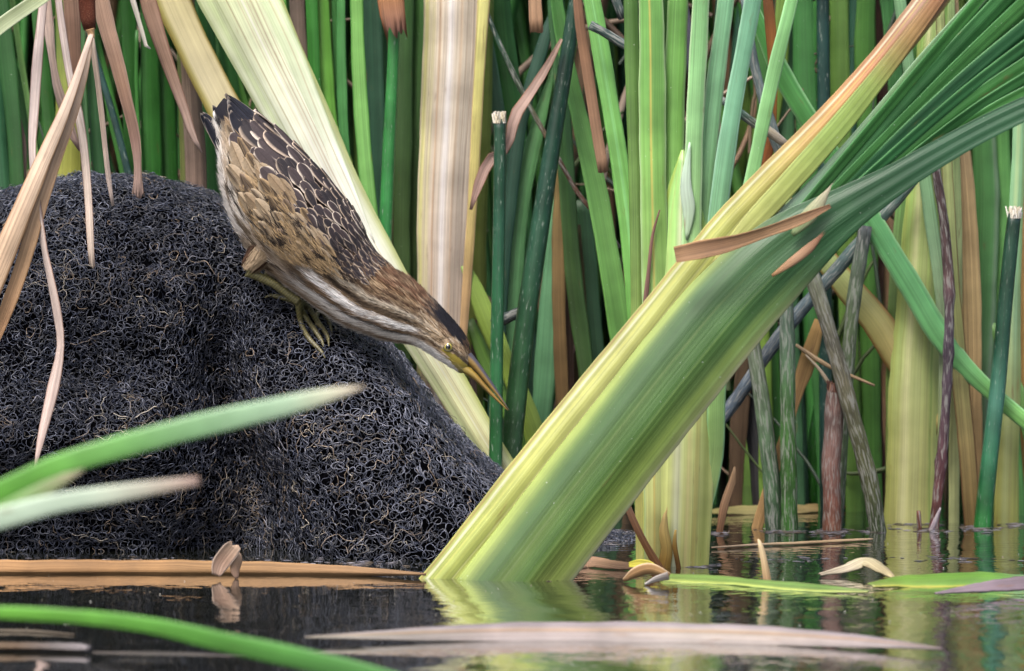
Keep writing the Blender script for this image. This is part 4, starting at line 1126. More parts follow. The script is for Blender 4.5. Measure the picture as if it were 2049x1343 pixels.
# ---- the upright clump in the middle
YC = ywat(1132)
plant('upright cattail clump right of centre with pale yellow base and fresh green leaves', [
    ([(1352, 1128), (1356, 1000), (1360, 800), (1362, 600), (1364, 420), (1366, 300)], [132, 140, 150, 140, 84, 6], YC, ['c8ca74', 'd2d888', 'cce08e', 'b6da82', 'a0d074', '8cc268'],
     dict(name='sheath', mat=M_PALE, c=.38, e1=0, K=31, wob=.008, across=[(.78, .14, '8f9a40', .6), (.5, .04, 'b08838', .7), (.28, .06, 'd9b98a', .45), (-.05, .12, 'e6e6c6', .7), (-.45, .05, 'a9b66a', .5), (-.85, .15, '9cab3c', .7)])),
    ([(1312, 1100), (1312, 800), (1310, 500), (1306, 250), (1302, 0), (1300, -40)], [46, 54, 54, 54, 50, 50], YC - .006, ['c4c678', 'b8cf84', '9cc872', '7fb556', '6aa84e', '62a04c'], dict(c=.3, edge='b9d79a', across=[(-.1, .06, 'c9b04e', .8)], K=17)),
    ([(1326, 1128, YC + .006), (1345, 930, YC), (1344, 600), (1346, 400), (1350, 200), (1356, 0), (1358, -40)], [30, 40, 46, 46, 44, 40, 40], YC + .004, ['c4d48a', 'a6d07c', '8cc264', '6fae4e', '63a24a'], dict(c=.35, edge='a9d088')),
    ([(1345, 1128, YC + .006), (1378, 930, YC), (1380, 650), (1384, 430), (1392, 220), (1402, 0), (1404, -40)], [30, 40, 42, 38, 36, 34, 34], YC - .012, ['c4d48a', 'a9d488', '9ccf88', '84c080', '78b878'], dict(c=.3, edge='c4e4b0')),
    ([(1359, 1128, YC + .006), (1400, 930, YC), (1402, 650), (1408, 430), (1428, 200), (1452, 0), (1456, -40)], [30, 40, 40, 36, 36, 34, 34], YC + .002, ['b9cc80', '9ccb80', '86c07c', '78b886', '6fb088'], dict(c=.3, edge='b4dcae')),
    ([(1368, 1128, YC + .006), (1415, 930, YC), (1420, 700), (1432, 480), (1464, 230), (1500, 40), (1514, -40)], [30, 40, 42, 40, 36, 34, 34], YC - .004, ['b4c878', '94c27c', '76b27e', '6aa988', '62a284'], dict(c=.25, edge='a8d8b8')),
    ([(1375, 1128, YC + .006), (1428, 930, YC), (1436, 760), (1470, 540), (1510, 330), (1552, 130), (1584, 0), (1592, -40)], [24, 36, 36, 30, 28, 28, 26, 24], YC - .010, ['a9c074', '8fbf70', '84c078', '7dbd78', '70b06e'], dict(c=.25, edge='a4d69c')),
    ([(1285, 1000), (1278, 700), (1274, 420), (1268, 200), (1262, 0), (1260, -40)], [30, 30, 30, 30, 30, 28], YC + .05, ['a9ac5c', '7f9c48', '6c9448', '5f8c40', '4f7f3a'], dict(c=.35)),
    ([(1330, 700), (1328, 400), (1326, 150), (1328, -20)], [20, 22, 22, 22], YC + .012, ['8fbf60', '5fa03e', '57983c', '4f9040'], dict(c=.2, e0=0)),
    ([(1425, 700), (1424, 400), (1432, 150), (1444, -20)], [20, 22, 22, 22], YC + .02, ['6f9f60', '3f7a4e', '2f6a48', '2f6248'], dict(c=.2, e0=0)),
    ([(1374, 480), (1378, 420), (1372, 370), (1380, 285)], [4, 26, 22, 3], YC - .017, ['a8c49c', 'b8ccb8', 'a8c4a8'], dict(name='sheath_flap', mat=M_PALE, e0=0, e1=0, c=.2)),
    ([(1330, 1128), (1334, 1100), (1328, 1060), (1332, 1025)], [26, 24, 20, 6], YC - .02, ['a57c34', 'c9a860', 'd8b878'], dict(name='husk', mat=M_DEAD, e1=0, c=.4, ragged=.01)),
    ([(1356, 1125), (1350, 1090), (1352, 1060)], [10, 10, 4], YC - .022, ['6f4a1c', '9c7434', 'c9a860'], dict(name='husk', mat=M_DEAD, e1=0, c=.4)),
])

# ---- big dead pale trunk left of centre
plant('thick dead straw coloured cattail stalk standing upright left of centre', [
    ([(868, 1010), (880, 720), (884, 560), (888, 400), (896, 250), (905, 100), (908, 0), (909, -40)], [86, 92, 98, 106, 112, 118, 120, 122], .52,
     ['b09884', 'bca694', 'c4ae9c', 'd0bcaa', 'dac8b4', 'dccab4', 'dccab4'], dict(name='sheath', mat=M_DEAD, c=.42, K=61, wob=.01, across=[(.95, .06, '937a68', .7), (.7, .02, '8a7060', .6), (.5, .015, 'a48a74', .6), (.3, .05, 'c09870', .45), (.15, .01, '94765c', .6), (-.05, .12, 'eee4e0', .8), (-.22, .012, 'a88c78', .6), (-.42, .04, 'b58450', .55), (-.65, .08, 'd9cc98', .7), (-.88, .1, 'd8cf84', .9)])),
    ([(920, 760), (932, 600), (944, 420), (956, 200), (968, 0), (970, -40)], [14, 18, 20, 22, 26, 28], .512, ['ab8868', 'b99668', 'c9b872', 'd3c97c', 'd6cf84'], dict(mat=M_DEAD, c=.3, e0=0, edge='b89c78'))], name='dead_cattail', cat='dead cattail', group=None)

# ---- reed leaves left: behind the mound and the dead leaves
def bg(label, spec, Y, **kw):
    lv = []
    for i, s_ in enumerate(spec):
        pts, w, cols = s_[:3]
        k = dict(s_[3]) if len(s_) > 3 else {}
        k.setdefault('c', .25)
        rr_ = np.random.RandomState(int(pts[0][0]) % 997)
        k.setdefault('twist', list(rr_.uniform(-.45, .45, 4)))
        k.setdefault('wob', .045)
        lv.append((pts, w, Y + .012 * ((i * 5) % 4), cols, k))
    return plant(label, lv, **kw)
bg('dark green cattail at the far left edge behind the straw stalk', [
    ([(40, 500), (30, 300), (12, 100), (0, -40)], [30, 34, 36, 30], ['2c5a28', '2a5c2c', '2e6630']),
    ([(20, 520), (6, 330), (-6, 200), (-10, -40)], [24, 30, 30, 26], ['2f5f3c', '2f6a48', '2c6238']),
    ([(95, 480), (62, 240), (42, 120), (18, -40)], [12, 13, 13, 12], ['5f9a4c', '7ab060', '74ac5c', '6aa052']),
    ([(90, 500), (66, 300), (36, 170), (0, 60)], [26, 28, 24, 20], ['245020', '2a5e2a', '306a30', '2f6a34']),
    ([(110, 520), (104, 300), (84, 120), (72, -40)], [26, 28, 26, 24], ['28541f', '2d6426', '2f6a2a']),
    ([(30, 420), (38, 300), (30, 200)], [30, 30, 4], ['7a6458', '9a8078', '8a7068'], dict(mat=M_DEAD, e1=0))], .60)
one('green_leaf', 'grey green blade slanting across the top left corner', 'leaf', None, strip, [(-90, 128), (0, 52), (78, -2), (150, -52)], [30, 30, 28, 26], .10, ['8c9a78', '94a680', '8ea274'], M_GREEN, c=-.2, edge='b9c4a4', e1=.2, e0=.1)
bg('olive yellow cattail stalk behind the seed spike, in front of dark leaves', [
    ([(132, 520), (134, 400), (136, 260), (132, 120), (128, -40)], [58, 58, 52, 42, 36], ['8f9430', '9aa03a', '8a9436', '74883a', '5f7c34'], dict(name='sheath', c=.4, K=17)),
    ([(178, 500), (172, 350), (164, 180), (160, -40)], [20, 22, 20, 18], ['4a7a50', '578a5c', '4f8450', '477a48']),
    ([(206, 480), (196, 320), (186, 160), (180, -40)], [22, 24, 22, 20], ['2a5a34', '2f6436', '326a36']),
    ([(275, 480), (250, 340), (215, 180), (190, 60)], [26, 26, 22, 14], ['2c6424', '3a7c2e', '47903a'])], .55)
one('rush', 'dark blue green rush stem leaning behind the wide brown leaf', 'rush', G_RUSH, tube, [(275, 430), (255, 340), (232, 250), (208, 170), (190, 110), (165, 0), (158, -40)], [15, 15, 14, 13, 12, 11, 10], .52, ['1d3632', '274a44', '2c524a'], M_RUSH, e0='w', e1=.4)
bg('bright green cattail fan between the brown hanging leaf and the cream sheath', [
    ([(272, 500), (268, 350), (262, 180), (256, -40)], [30, 34, 34, 30], ['28631f', '2f7326', '2f7426']),
    ([(308, 500), (305, 350), (302, 200), (296, -40)], [36, 40, 40, 36], ['2f7626', '388430', '36802c', '337a2a']),
    ([(345, 500), (340, 350), (332, 200), (320, 0)], [30, 34, 34, 30], ['2a6a20', '2f7526', '2c6c24']),
    ([(350, 420), (318, 345), (292, 300), (262, 250)], [30, 26, 16, 3], ['78b048', '84bb50', '6fab40'], dict(e1=0)),
    ([(285, 480), (276, 300), (270, 200), (274, 60)], [14, 14, 14, 6], ['3f8a38', '4a9a40', '3f8a38'], dict(e1=0))], .62)
bg('weathered grey brown cattail stalk just left of the bird\'s tail', [
    ([(392, 520), (392, 400), (390, 300), (384, 200), (376, 60), (370, -40)], [44, 46, 44, 40, 36, 34], ['8a7262', '94796a', '9c8474', '8a7460', '7c6a52'], dict(name='sheath', mat=M_DEAD, c=.35, K=15)),
    ([(368, 520), (368, 400), (366, 280), (360, 120)], [14, 16, 16, 14], ['5f6a30', '6a7636', '5f7030'])], .54, name='dead_cattail', cat='dead cattail', group=None)
bg('dark green cattail between the cream sheath and the leaning whitish stalk', [
    ([(430, 500), (432, 380), (428, 300), (420, 150), (405, 0), (402, -40)], [34, 36, 36, 36, 34, 34], ['1f4f24', '24602a', '2a6a2c', '2f7030', '2f7030']),
    ([(500, 480), (482, 330), (462, 160), (440, 0)], [30, 32, 32, 30], ['245c24', '2a6a28', '2f742c']),
    ([(540, 460), (512, 290), (490, 205), (470, 130)], [14, 14, 12, 4], ['5aa03a', '6ab444', '5fa63c'], dict(e1=0))], .60)
# ---- between the leaning stalk and the dead trunk
bg('vivid green cattail blades above the bird\'s back', [
    ([(590, 420), (584, 240), (572, 80), (556, -40)], [20, 22, 22, 20], ['4f9a30', '5aad38', '55a636']),
    ([(650, 560), (640, 400), (630, 200), (622, -40)], [24, 26, 26, 24], ['2f7a2a', '378a2e', '35862e']),
    ([(690, 560), (672, 360), (656, 180), (645, -40)], [26, 28, 28, 26], ['62a83a', '70bb42', '6cb63e', '66ae3c']),
    ([(705, 560), (690, 380), (682, 200), (676, -40)], [28, 30, 30, 28], ['2a5e26', '30702c', '357a34']),
    ([(730, 640), (690, 300), (684, 150), (682, -40)], [18, 20, 20, 18], ['3a8038', '46904a', '4a9650']),
    ([(705, 380), (698, 330), (684, 285), (669, 246)], [10, 18, 17, 3], ['8fc03c', 'a2d04c', '8cc23e'], dict(e1=0, edge='cfe86a')),
    ], .56)
one('green_leaf', 'single straight light green cattail blade with water specks left of the rush stem', 'leaf', None, strip, [(770, 640), (752, 520), (738, 400), (724, 250), (717, 120), (714, 0), (713, -40)], [34, 34, 32, 30, 28, 27, 26], .49, ['6aac52', '74b85c', '78bc60', '74b658', '6fb052'], M_GREEN, c=.12, edge='4a8a3c', e0='w', e1=.9)
bg('brown dead cattail stalk behind the vivid green blades above the bird', [
    ([(618, 480), (608, 250), (598, 100), (592, -40)], [34, 34, 34, 34], ['6a5a4c', '7a685a', '7c6a5e'], dict(name='sheath', mat=M_DEAD, c=.35))], .66, name='dead_cattail', cat='dead cattail', group=None)
one('dead_leaf', 'ragged brown leaf end hanging at the top edge above the rush stem', 'dead leaf', None, strip, [(775, -60), (780, -10), (784, 25), (790, 56)], [52, 52, 50, 42], .46, ['c4a052', 'b07a4c', 'a87658', '9c7060'], M_DEAD, e0=.2, c=.2, ragged=.018, edge='8a5a3c')
one('rush', 'smooth green rush stem rising straight up left of the dead trunk', 'rush', G_RUSH, tube, [(764, 700), (770, 500), (778, 300), (787, 120), (792, -40)], [28, 27, 26, 24, 23], .48, ['2a6a3a', '327a3e', '34803e', '347c3a'], M_RUSH, e0='w', e1=.9)
bg('dim green cattail leaves between the rush stem and the dead trunk', [
    ([(760, 700), (752, 400), (746, 150), (742, -40)], [40, 44, 46, 44], ['28523c', '305e48', '2f5c46', '2c5842']),
    ([(805, 700), (804, 450), (806, 200), (810, -40)], [34, 36, 38, 38], ['3c5a2c', '4a6a38', '48703e', '44703c']),
    ([(828, 700), (830, 450), (832, 200), (838, -40)], [30, 34, 36, 36], ['3a5424', '44622c', '3f6a30', '3a702c']),
    ([(790, 260), (772, 160), (764, 60), (760, -30)], [3, 16, 18, 18], ['3f7a4a', '3a7446', '346c3e'], dict(e0=0)),
    ], .62)
# ---- middle, right of the dead trunk
bg('yellow green cattail just behind the right side of the dead trunk', [
    ([(950, 760), (956, 500), (966, 250), (972, 60), (975, -40)], [36, 36, 34, 32, 30], ['7f8f3a', '869c42', '7f9c40', '74963c'], dict(name='sheath', c=.35)),
    ([(1030, 480), (1005, 300), (985, 150), (970, 40)], [28, 28, 26, 20], ['44705c', '4a7a60', '4a7c5c']),
    ([(1050, 560), (1030, 280), (1010, 120), (995, -40)], [46, 50, 50, 46], ['2f6a34', '3a803c', '3a803a', '367a36'])], .60)
one('rush', 'dark green rush stem with a white frayed cut top in front of the bill tip', 'rush', G_RUSH, tube, [(992, 905), (994, 700), (998, 500), (1000, 330), (1000, 238)], [27, 26, 25, 24, 23], .44, ['265a30', '28603a', '23503a', '1f4430'], M_RUSH, e0='w', capcol='e6e0d0')
def cut_top(px, py, Y, w, n=16, seed=1, pal=('e9e2d2', 'd9cdb4', 'f2eee4')):
    r = np.random.RandomState(seed); V, F = [], []
    root = None
    C3, R, cl = [], [], []
    c0 = np.array(at(px, py, Y)); rr = w * .5 * pxm(Y)
    for i in range(n * 5):
        a = r.rand() * 6.28; q = math.sqrt(r.rand()) * rr
        b = c0 + np.array([math.cos(a) * q, math.sin(a) * q, -.004])
        t = b + np.array([r.randn() * .0012, r.randn() * .0012, r.uniform(.004, .0115)])
        C3.append(np.linspace(b, t, 4)); cl.append(C(pal[r.randint(3)]) * 1.2)
    return ribbons(np.array(C3), np.full((n * 5, 4), .0008), np.array(cl), 4)
def add_cut(owner, *a, **k):
    V, F, c_ = cut_top(*a, **k)
    o = mesh_obj('frayed_top', V, F, M_DEAD, owner, c_, np.zeros((len(V), 2)))
RUSH_A = [o for o in COL.objects if o.get('label', '').startswith('dark green rush stem with a white')][0]
add_cut(RUSH_A, 1000, 238, .44, 24, seed=4)
one('rush', 'thick very dark rush stem leaning left to the water behind the bill tip', 'rush', G_RUSH, tube, [(1018, 960), (1030, 830), (1052, 640), (1078, 470), (1104, 300), (1132, 130), (1152, 0), (1160, -40)], [42, 42, 40, 38, 34, 30, 27, 26], .47, ['28482a', '2a5430', '224a32', '1c4434', '1a4232', '1a4030'], M_RUSH, e0='w', e1=.4)
bg('mixed light and dark green cattail blades around the dark leaning rush', [
    ([(992, 760), (1016, 450), (1042, 250), (1090, 80), (1110, 10)], [26, 26, 26, 24, 10], ['1f4638', '234c3e', '22483a', '2a5444'], dict(e1=0)),
    ([(1020, 860), (1030, 600), (1045, 400), (1080, 240), (1110, 130)], [30, 32, 32, 28, 8], ['5a9a64', '68aa70', '62a468', '5a9a58'], dict(e1=0)),
    ([(1060, 1000), (1090, 760), (1105, 560), (1118, 380), (1124, 240)], [36, 46, 46, 40, 20], ['4a8458', '5f9c70', '66a478', '5a986a'], dict(e1=0, c=.2)),
    ([(1005, 760), (1016, 560), (1022, 420), (1030, 340)], [18, 22, 22, 14], ['84a8a0', '90b4a8', '6f9c84'], dict(e1=0)),
    ([(1180, 800), (1150, 560), (1130, 300), (1120, 100), (1110, -40)], [34, 36, 36, 34, 34], ['3a5c2c', '4a7038', '3c6c3c', '34683c']),
    ([(1125, 800), (1118, 560), (1122, 380), (1140, 200)], [26, 30, 30, 12], ['7a5f3c', '8a7048', '94804c'], dict(mat=M_DEAD, e1=0)),
    ], .54)
one('green_leaf', 'broad fresh green blade running down between the dark rush and the brown square ended leaf', 'leaf', None, strip, [(1262, 800), (1238, 640), (1216, 500), (1194, 380), (1165, 260), (1140, 150), (1120, 40), (1108, -40)], [46, 46, 44, 42, 36, 30, 26, 24], .50, ['56923e', '62a048', '6aa852', '62a050', '5a9a4c', '3f8038'], M_GREEN, c=-.2, e0='w', e1=.4)
one('green_leaf', 'light green blade leaning left beside the middle clump', 'leaf', None, strip, [(1290, 800), (1272, 600), (1258, 460), (1236, 300), (1208, 130), (1184, 0), (1176, -40)], [36, 38, 38, 36, 36, 34, 32], .40, ['5a9c40', '6ab04e', '72ba58', '76be60', '74bc60'], M_GREEN, c=.2, e0='w', e1=.4, mid='8fd080')
one('dead_leaf', 'brown flat dead leaf with a square cut end hanging among green blades', 'dead leaf', None, strip, [(1152, -40), (1162, 60), (1178, 160), (1192, 250), (1208, 344)], [18, 20, 22, 23, 22], .43, ['8f6a52', '8a654c', '98735a', 'a07c62'], M_DEAD, e0=.2, c=.1, ragged=.002)
one('dead_leaf', 'square ended tan leaf scrap hanging at the top edge left of the dark rush', 'dead leaf', None, strip, [(1068, -60), (1070, -10), (1072, 30), (1074, 64)], [26, 27, 27, 26], .42, ['b8957a', 'b08a6c', 'a98264'], M_DEAD, e0=.2, c=.05, ragged=.002)
one('dead_leaf', 'folded pinkish dead leaf slanting behind the white topped rush stem', 'dead leaf', None, strip, [(1124, 78), (1092, 138), (1058, 190), (1030, 232), (1012, 300), (982, 318), (958, 368), (942, 420)], [6, 18, 22, 26, 14, 22, 20, 6], .455, ['a58878', 'b5978a', 'b09084', '9c7c70'], M_DEAD, c=-.3, twist=[.2, .5, -.2, .4], edge='8a6048', wob=.06)
one('twig', 'thin dark twig running diagonally behind the white topped rush and dark leaning rush', 'twig', None, tube, [(955, -30), (975, 28), (1010, 110), (1044, 182), (1090, 268), (1124, 330), (1160, 392), (1202, 440), (1240, 497)], [10, 10, 10, 11, 10, 9, 10, 10, 7], .515, ['2a3f34', '2f4a3c', '3a4a34', '5a4434', '6a4c3c', '5a4030'], M_MOSS, rough=.12)
one('broken_reed', 'short slate grey broken stem end poking out at the top of the middle clump', 'broken stem', None, tube, [(1180, 50), (1214, 68), (1240, 84), (1266, 97)], [18, 19, 20, 20], .375, ['2f4440', '3c5450', '35484c'], M_MOSS, rough=.1, capcol='3a4a4a')
one('broken_reed', 'slate grey stem stub at the very top edge above the other broken stem', 'broken stem', None, tube, [(1220, -30), (1234, 5), (1246, 38)], [18, 18, 16], .44, ['3a4a48', '44544f', '2f3a3a'], M_MOSS, rough=.1, e0=.05)
one('dead_reed', 'dark pointed dead stem piece crossing behind the bill at mid height', 'broken stem', None, tube, [(985, 650), (1010, 638), (1046, 622)], [20, 22, 20], .49, ['2f3a3a', '3a4646', '2a3434'], M_MOSS, rough=.08)
bg('lime green cattail blades crossing below the bill between the rush stems', [
    ([(1090, 960), (1060, 840), (1010, 720), (960, 600), (930, 530)], [40, 40, 40, 36, 20], ['7a9a34', '86a63c', '7f9f3c', '74943a'], dict(e1=0)),
    ([(1075, 960), (1020, 830), (960, 690), (938, 640)], [30, 30, 28, 20], ['4f7a2c', '5a8a34', '567f30'], dict(e1=0)),
    ([(938, 980), (926, 860), (915, 780), (900, 700)], [30, 34, 34, 30], ['6a5646', '7a6454', '5f5038'], dict(mat=M_DEAD, e1=0)),
    ([(960, 1000), (952, 850), (946, 760), (950, 640)], [16, 16, 14, 10], ['94786c', 'a08478', '8a6a5c'], dict(mat=M_DEAD, e1=0))], .515)
bg('rusty brown dead cattail in the dark gap right of centre', [
    ([(1140, 960), (1135, 800), (1132, 650), (1130, 520)], [24, 30, 30, 24], ['5f4634', '6e5240', '5f4a3a'], dict(mat=M_DEAD, e1=0)),
    ([(1105, 960), (1112, 830), (1140, 720), (1150, 690)], [14, 14, 12, 4], ['b09084', 'b8988c', 'a07c70'], dict(mat=M_DEAD, e1=0)),
    ([(1165, 960), (1160, 750), (1158, 600), (1150, 450)], [24, 34, 34, 24], ['4a3c28', '57462c', '4a4428'], dict(mat=M_DEAD, e1=0)),
    ([(1215, 900), (1190, 700), (1178, 560), (1165, 400)], [30, 40, 40, 30], ['42704a', '4a7c54', '46784c'], dict(e1=0))], .58, name='dead_cattail', cat='dead cattail', group=None)
one('dead_leaf', 'thin dark brown strip hanging down the left edge of the middle clump', 'dead leaf', None, strip, [(1320, 420), (1306, 470), (1298, 540), (1292, 600), (1288, 650)], [3, 6, 8, 10, 8], YC - .014, ['6a4a40', '7a5a50', '6a4c44'], M_DEAD, c=.3)

# ---- right: behind and below the fan
bg('tall green cattail rising behind the upper part of the leaning fan', [
    ([(1640, 700), (1622, 400), (1610, 150), (1606, -40)], [40, 44, 44, 42], ['3a7a3c', '468a48', '3f8442', '387c3c']),
    ([(1700, 700), (1690, 400), (1680, 150), (1676, -40)], [40, 42, 42, 40], ['5f8c34', '6a983c', '62903a', '5a8838']),
    ([(1740, 640), (1735, 350), (1732, 100), (1735, -40)], [44, 46, 46, 44], ['5a9a3c', '62a444', '5a9c40', '55963e']),
    ([(1812, 500), (1800, 250), (1786, 80), (1770, -40)], [34, 36, 36, 34], ['3f8448', '4a904e', '44884a']),
    ([(1530, 820), (1520, 500), (1535, 300), (1560, 130), (1570, -40)], [34, 34, 34, 34, 30], ['6f9a34', '84a83c', '7ba23c', '6f9a3c']),
    ([(1590, 820), (1580, 500), (1576, 250), (1580, -40)], [30, 30, 30, 30], ['3a6a48', '447850', '3f7048']),
    ], .64)
one('rush', 'nearly black green rush stem standing behind the top of the fan', 'rush', G_RUSH, tube, [(1652, 720), (1650, 400), (1648, 150), (1646, -40)], [27, 27, 26, 25], .585, ['1c3c34', '20443c', '1c3c38'], M_RUSH, e0='w', e1=.4)
one('dead_leaf', 'dark brown and orange dead leaf strip hanging right of the middle clump', 'dead leaf', None, strip, [(1532, -40), (1540, 40), (1546, 120), (1548, 200), (1544, 270), (1530, 330), (1524, 372)], [18, 22, 22, 16, 16, 24, 14], .42, ['6a4428', '7c4e2a', 'a86a30', '9c6430', '8a4f24', '7a4422'], M_DEAD, e0=.2, c=.3, twist=[.4, -.2, .5, .2])
one('mouldy_reed', 'grey speckled mouldy stem leaning between the clump leaves and the yellow leaf', 'old stem', G_MOSS, tube, [(1498, 60), (1510, 130), (1528, 200), (1545, 262), (1562, 320), (1560, 420)], [16, 19, 21, 22, 22, 22], .40, ['5c6c6c', '6c7c7a', '74827e', '5f6f60'], M_MOSS, rough=.12, e0=.03)
one('broken_reed', 'dark stem with a splintered pale break crossing the mouldy grey stem', 'broken stem', G_MOSS, tube, [(1438, 196), (1470, 218), (1505, 244), (1540, 264), (1576, 292)], [15, 16, 17, 22, 18], .385, ['2c4a44', '33554c', '4a5c48', 'a89c84', 'b9ac98'], M_MOSS, rough=.12)
one('green_leaf', 'smooth green blade slanting down to the right behind the fan', 'leaf', None, strip, [(1525, 60), (1566, 150), (1632, 262), (1700, 372), (1760, 468), (1822, 570), (1884, 676), (1948, 752), (2060, 850)], [30, 40, 42, 44, 48, 48, 46, 36, 30], .50, ['3f8a3c', '4a9648', '52a052', '5aa868', '62b070', '66b068', '74b85c'], M_GREEN, c=.3, edge='9acc90', e0=.1, e1=.15)

plant('wide pale yellow green cattail standing in water right of the mossy stems', [
    ([(1822, 1042), (1826, 900), (1830, 750), (1838, 600), (1848, 450), (1856, 300)], [108, 104, 98, 92, 80, 70], ywat(1046), ['b4b468', 'bcc076', 'bccc7c', 'b6ce76', 'a8c86c', '94bc60'],
     dict(name='sheath', mat=M_PALE, c=.42, K=51, across=[(.9, .14, '93a464', .8), (.66, .04, '6a9a48', .7), (.45, .1, 'a8aa70', .5), (.2, .015, '8a8c50', .6), (.1, .2, 'a0a474', .5), (-.1, .012, 'c8c890', .6), (-.35, .2, 'dedca4', .7), (-.6, .012, 'a8ac60', .6), (-.9, .10, 'b0b85c', .6)])),
    ([(1792, 1040), (1792, 800), (1796, 600), (1806, 450), (1820, 300), (1826, 200)], [40, 40, 38, 34, 30, 26], ywat(1046) + .012, ['8a9450', '84a048', '74a048', '7fa464', '5f9a4c', '4f9040'], dict(c=.3)),
    ([(1885, 900), (1890, 700), (1880, 560), (1862, 440), (1848, 340)], [20, 24, 24, 26, 26], ywat(1046) - .02, ['9cac74', '94ac84', '8fb08a', '86b48c', '7ab080'], dict(c=.2, e0=0)),
    ])
plant('tan and orange dying cattail leaf standing right of the wide pale stalk', [
    ([(1946, 1046), (1936, 900), (1922, 760), (1908, 600), (1900, 430)], [34, 36, 34, 30, 24], ywat(1052), ['6a5430', '8f7c50', '94905c', '9ca064', 'a4ac70'], dict(mat=M_DEAD, c=.3, e1=.2, edge='6a4a30')),
    ([(1946, 900), (1944, 700), (1938, 520), (1930, 380), (1922, 280)], [40, 42, 44, 42, 36], ywat(1052) + .05, ['c09c6c', 'c8a674', 'cfb07c', 'c8a878', 'b89c74'], dict(mat=M_DEAD, c=.2)),
    ([(1912, 700), (1914, 500), (1912, 400), (1908, 250)], [22, 24, 24, 20], ywat(1052) + .03, ['a4b078', '9cb47c', '8fb070'], dict()),
    ])
bg('broad green cattail leaves at the right edge behind the cut rush stem', [
    ([(1956, 980), (1962, 760), (1970, 560), (1972, 400), (1968, 220)], [36, 44, 54, 54, 46], ['5a7a5c', '6a9468', '5a9c58', '52964e', '4a8c46'], dict(across=[(.8, .2, '8fa494', .6)])),
    ([(2025, 900), (2010, 650), (2006, 450), (2004, 240)], [36, 42, 44, 36], ['5aa052', '68b05e', '66ae58', '5aa04c']),
    ([(2000, 700), (1998, 450), (1984, 220), (1960, 60)], [30, 34, 34, 30], ['62a852', '6cb45c', '5fa650']),
    ([(2048, 700), (2046, 480), (2044, 300), (2046, 200)], [26, 28, 28, 26], ['a8824a', 'b08c58', 'a88468'], dict(mat=M_DEAD)),
    ([(2060, 860), (2044, 800), (2020, 740)], [30, 30, 20], ['78b45c', '7fba62', '74b05c'], dict(e1=0.05))], .60)
plant('pale green round cattail base in the water at the right edge', [
    ([(2014, 1048), (2016, 950), (2020, 800), (2024, 650), (2030, 500)], [50, 46, 42, 38, 30], ywat(1050) + .02, ['a8a858', 'acb068', 'b0c484', 'a8d09c', '98cc98'], dict(name='sheath', mat=M_PALE, c=.45, e1=.3, across=[(.8, .2, '84924a', .6), (-.2, .3, 'c4d090', .5)], K=15))])
one('rush', 'dark green rush stem with a white cut top at the right edge', 'rush', G_RUSH, tube, [(1966, 1056), (1980, 920), (1998, 760), (2012, 600), (2022, 500), (2030, 428)], [36, 34, 32, 30, 29, 27], ywat(1056), ['1f6a2a', '2c6a48', '3c6c5a', '23503c', '1f4634', '1d4030'], M_RUSH, e0='w')
add_cut([o for o in COL.objects if o.get('label', '').endswith('cut top at the right edge')][0], 2030, 428, ywat(1056), 26, seed=9)
one('dead_reed', 'knotty dark brown dead stem standing at the right side of the pale stalk', 'old stem', G_MOSS, tube, [(1870, 1050), (1882, 940), (1892, 820), (1898, 700), (1899, 580), (1890, 450), (1876, 360), (1868, 300)], [21, 21, 20, 20, 21, 20, 18, 16], ywat(1052) - .03, ['6a3a34', '54343a', '4a3c44', '463c48', '5a4444', '4a3838', '3f3034'], M_MOSS, e0='w', e1=.05, rough=.10, nodes_=[.16, .47, .62], lump=.08)

# ---- mossy old stems
one('mossy_reed', 'leaning mossy grey stem left of the straight mossy stem under the leaning cattail', 'old stem', G_MOSS, tube, [(1550, 1058), (1542, 950), (1532, 860), (1520, 770), (1506, 690), (1480, 560)], [36, 35, 33, 32, 31, 30], ywat(1060), ['2f4a30', '4c6a4a', '5f7458', '6a7460', '7a8070'], M_MOSS, e0='w', rough=.05, lump=.05)
one('mossy_reed', 'straight upright mossy green stem under the leaning cattail', 'old stem', G_MOSS, tube, [(1580, 1060), (1578, 950), (1576, 850), (1576, 740), (1574, 640), (1570, 540)], [34, 33, 32, 31, 30, 29], ywat(1062), ['2f5a20', '3a6428', '466c3c', '5c7460', '64786a'], M_MOSS, e0='w', rough=.05, lump=.04)
one('mossy_reed', 'long mossy stem leaning left from the water across the reddish stub', 'old stem', G_MOSS, tube, [(1756, 1058), (1742, 975), (1722, 890), (1700, 810), (1678, 730), (1652, 640), (1628, 562), (1600, 480)], [34, 35, 34, 33, 32, 31, 30, 28], ywat(1060) - .02, ['2c3a1c', '4c5030', '5a5c40', '64604c', '6a6858', '747864', '6f7660'], M_MOSS, e0='w', rough=.07, lump=.07)
one('mossy_reed', 'mossy broken stem leaning right above the small green stub', 'old stem', G_MOSS, tube, [(1690, 820), (1697, 720), (1704, 640), (1714, 560), (1724, 500), (1732, 452)], [26, 28, 28, 29, 29, 26], ywat(1060) + .03, ['4c5c40', '566648', '5a6c4c', '60705c', '3f4448'], M_MOSS, e0='w', rough=.05, lump=.05)
one('dead_reed', 'blue grey dead stick slanting down left behind the mossy stems', 'old stem', G_MOSS, tube, [(1440, 842), (1480, 790), (1530, 715), (1590, 636), (1655, 562), (1760, 440)], [26, 27, 28, 28, 27, 26], ywat(1060) + .045, ['44505c', '4f5c68', '55646c', '506464', '4a6058'], M_MOSS, e0=.05, e1=.05, rough=.08)
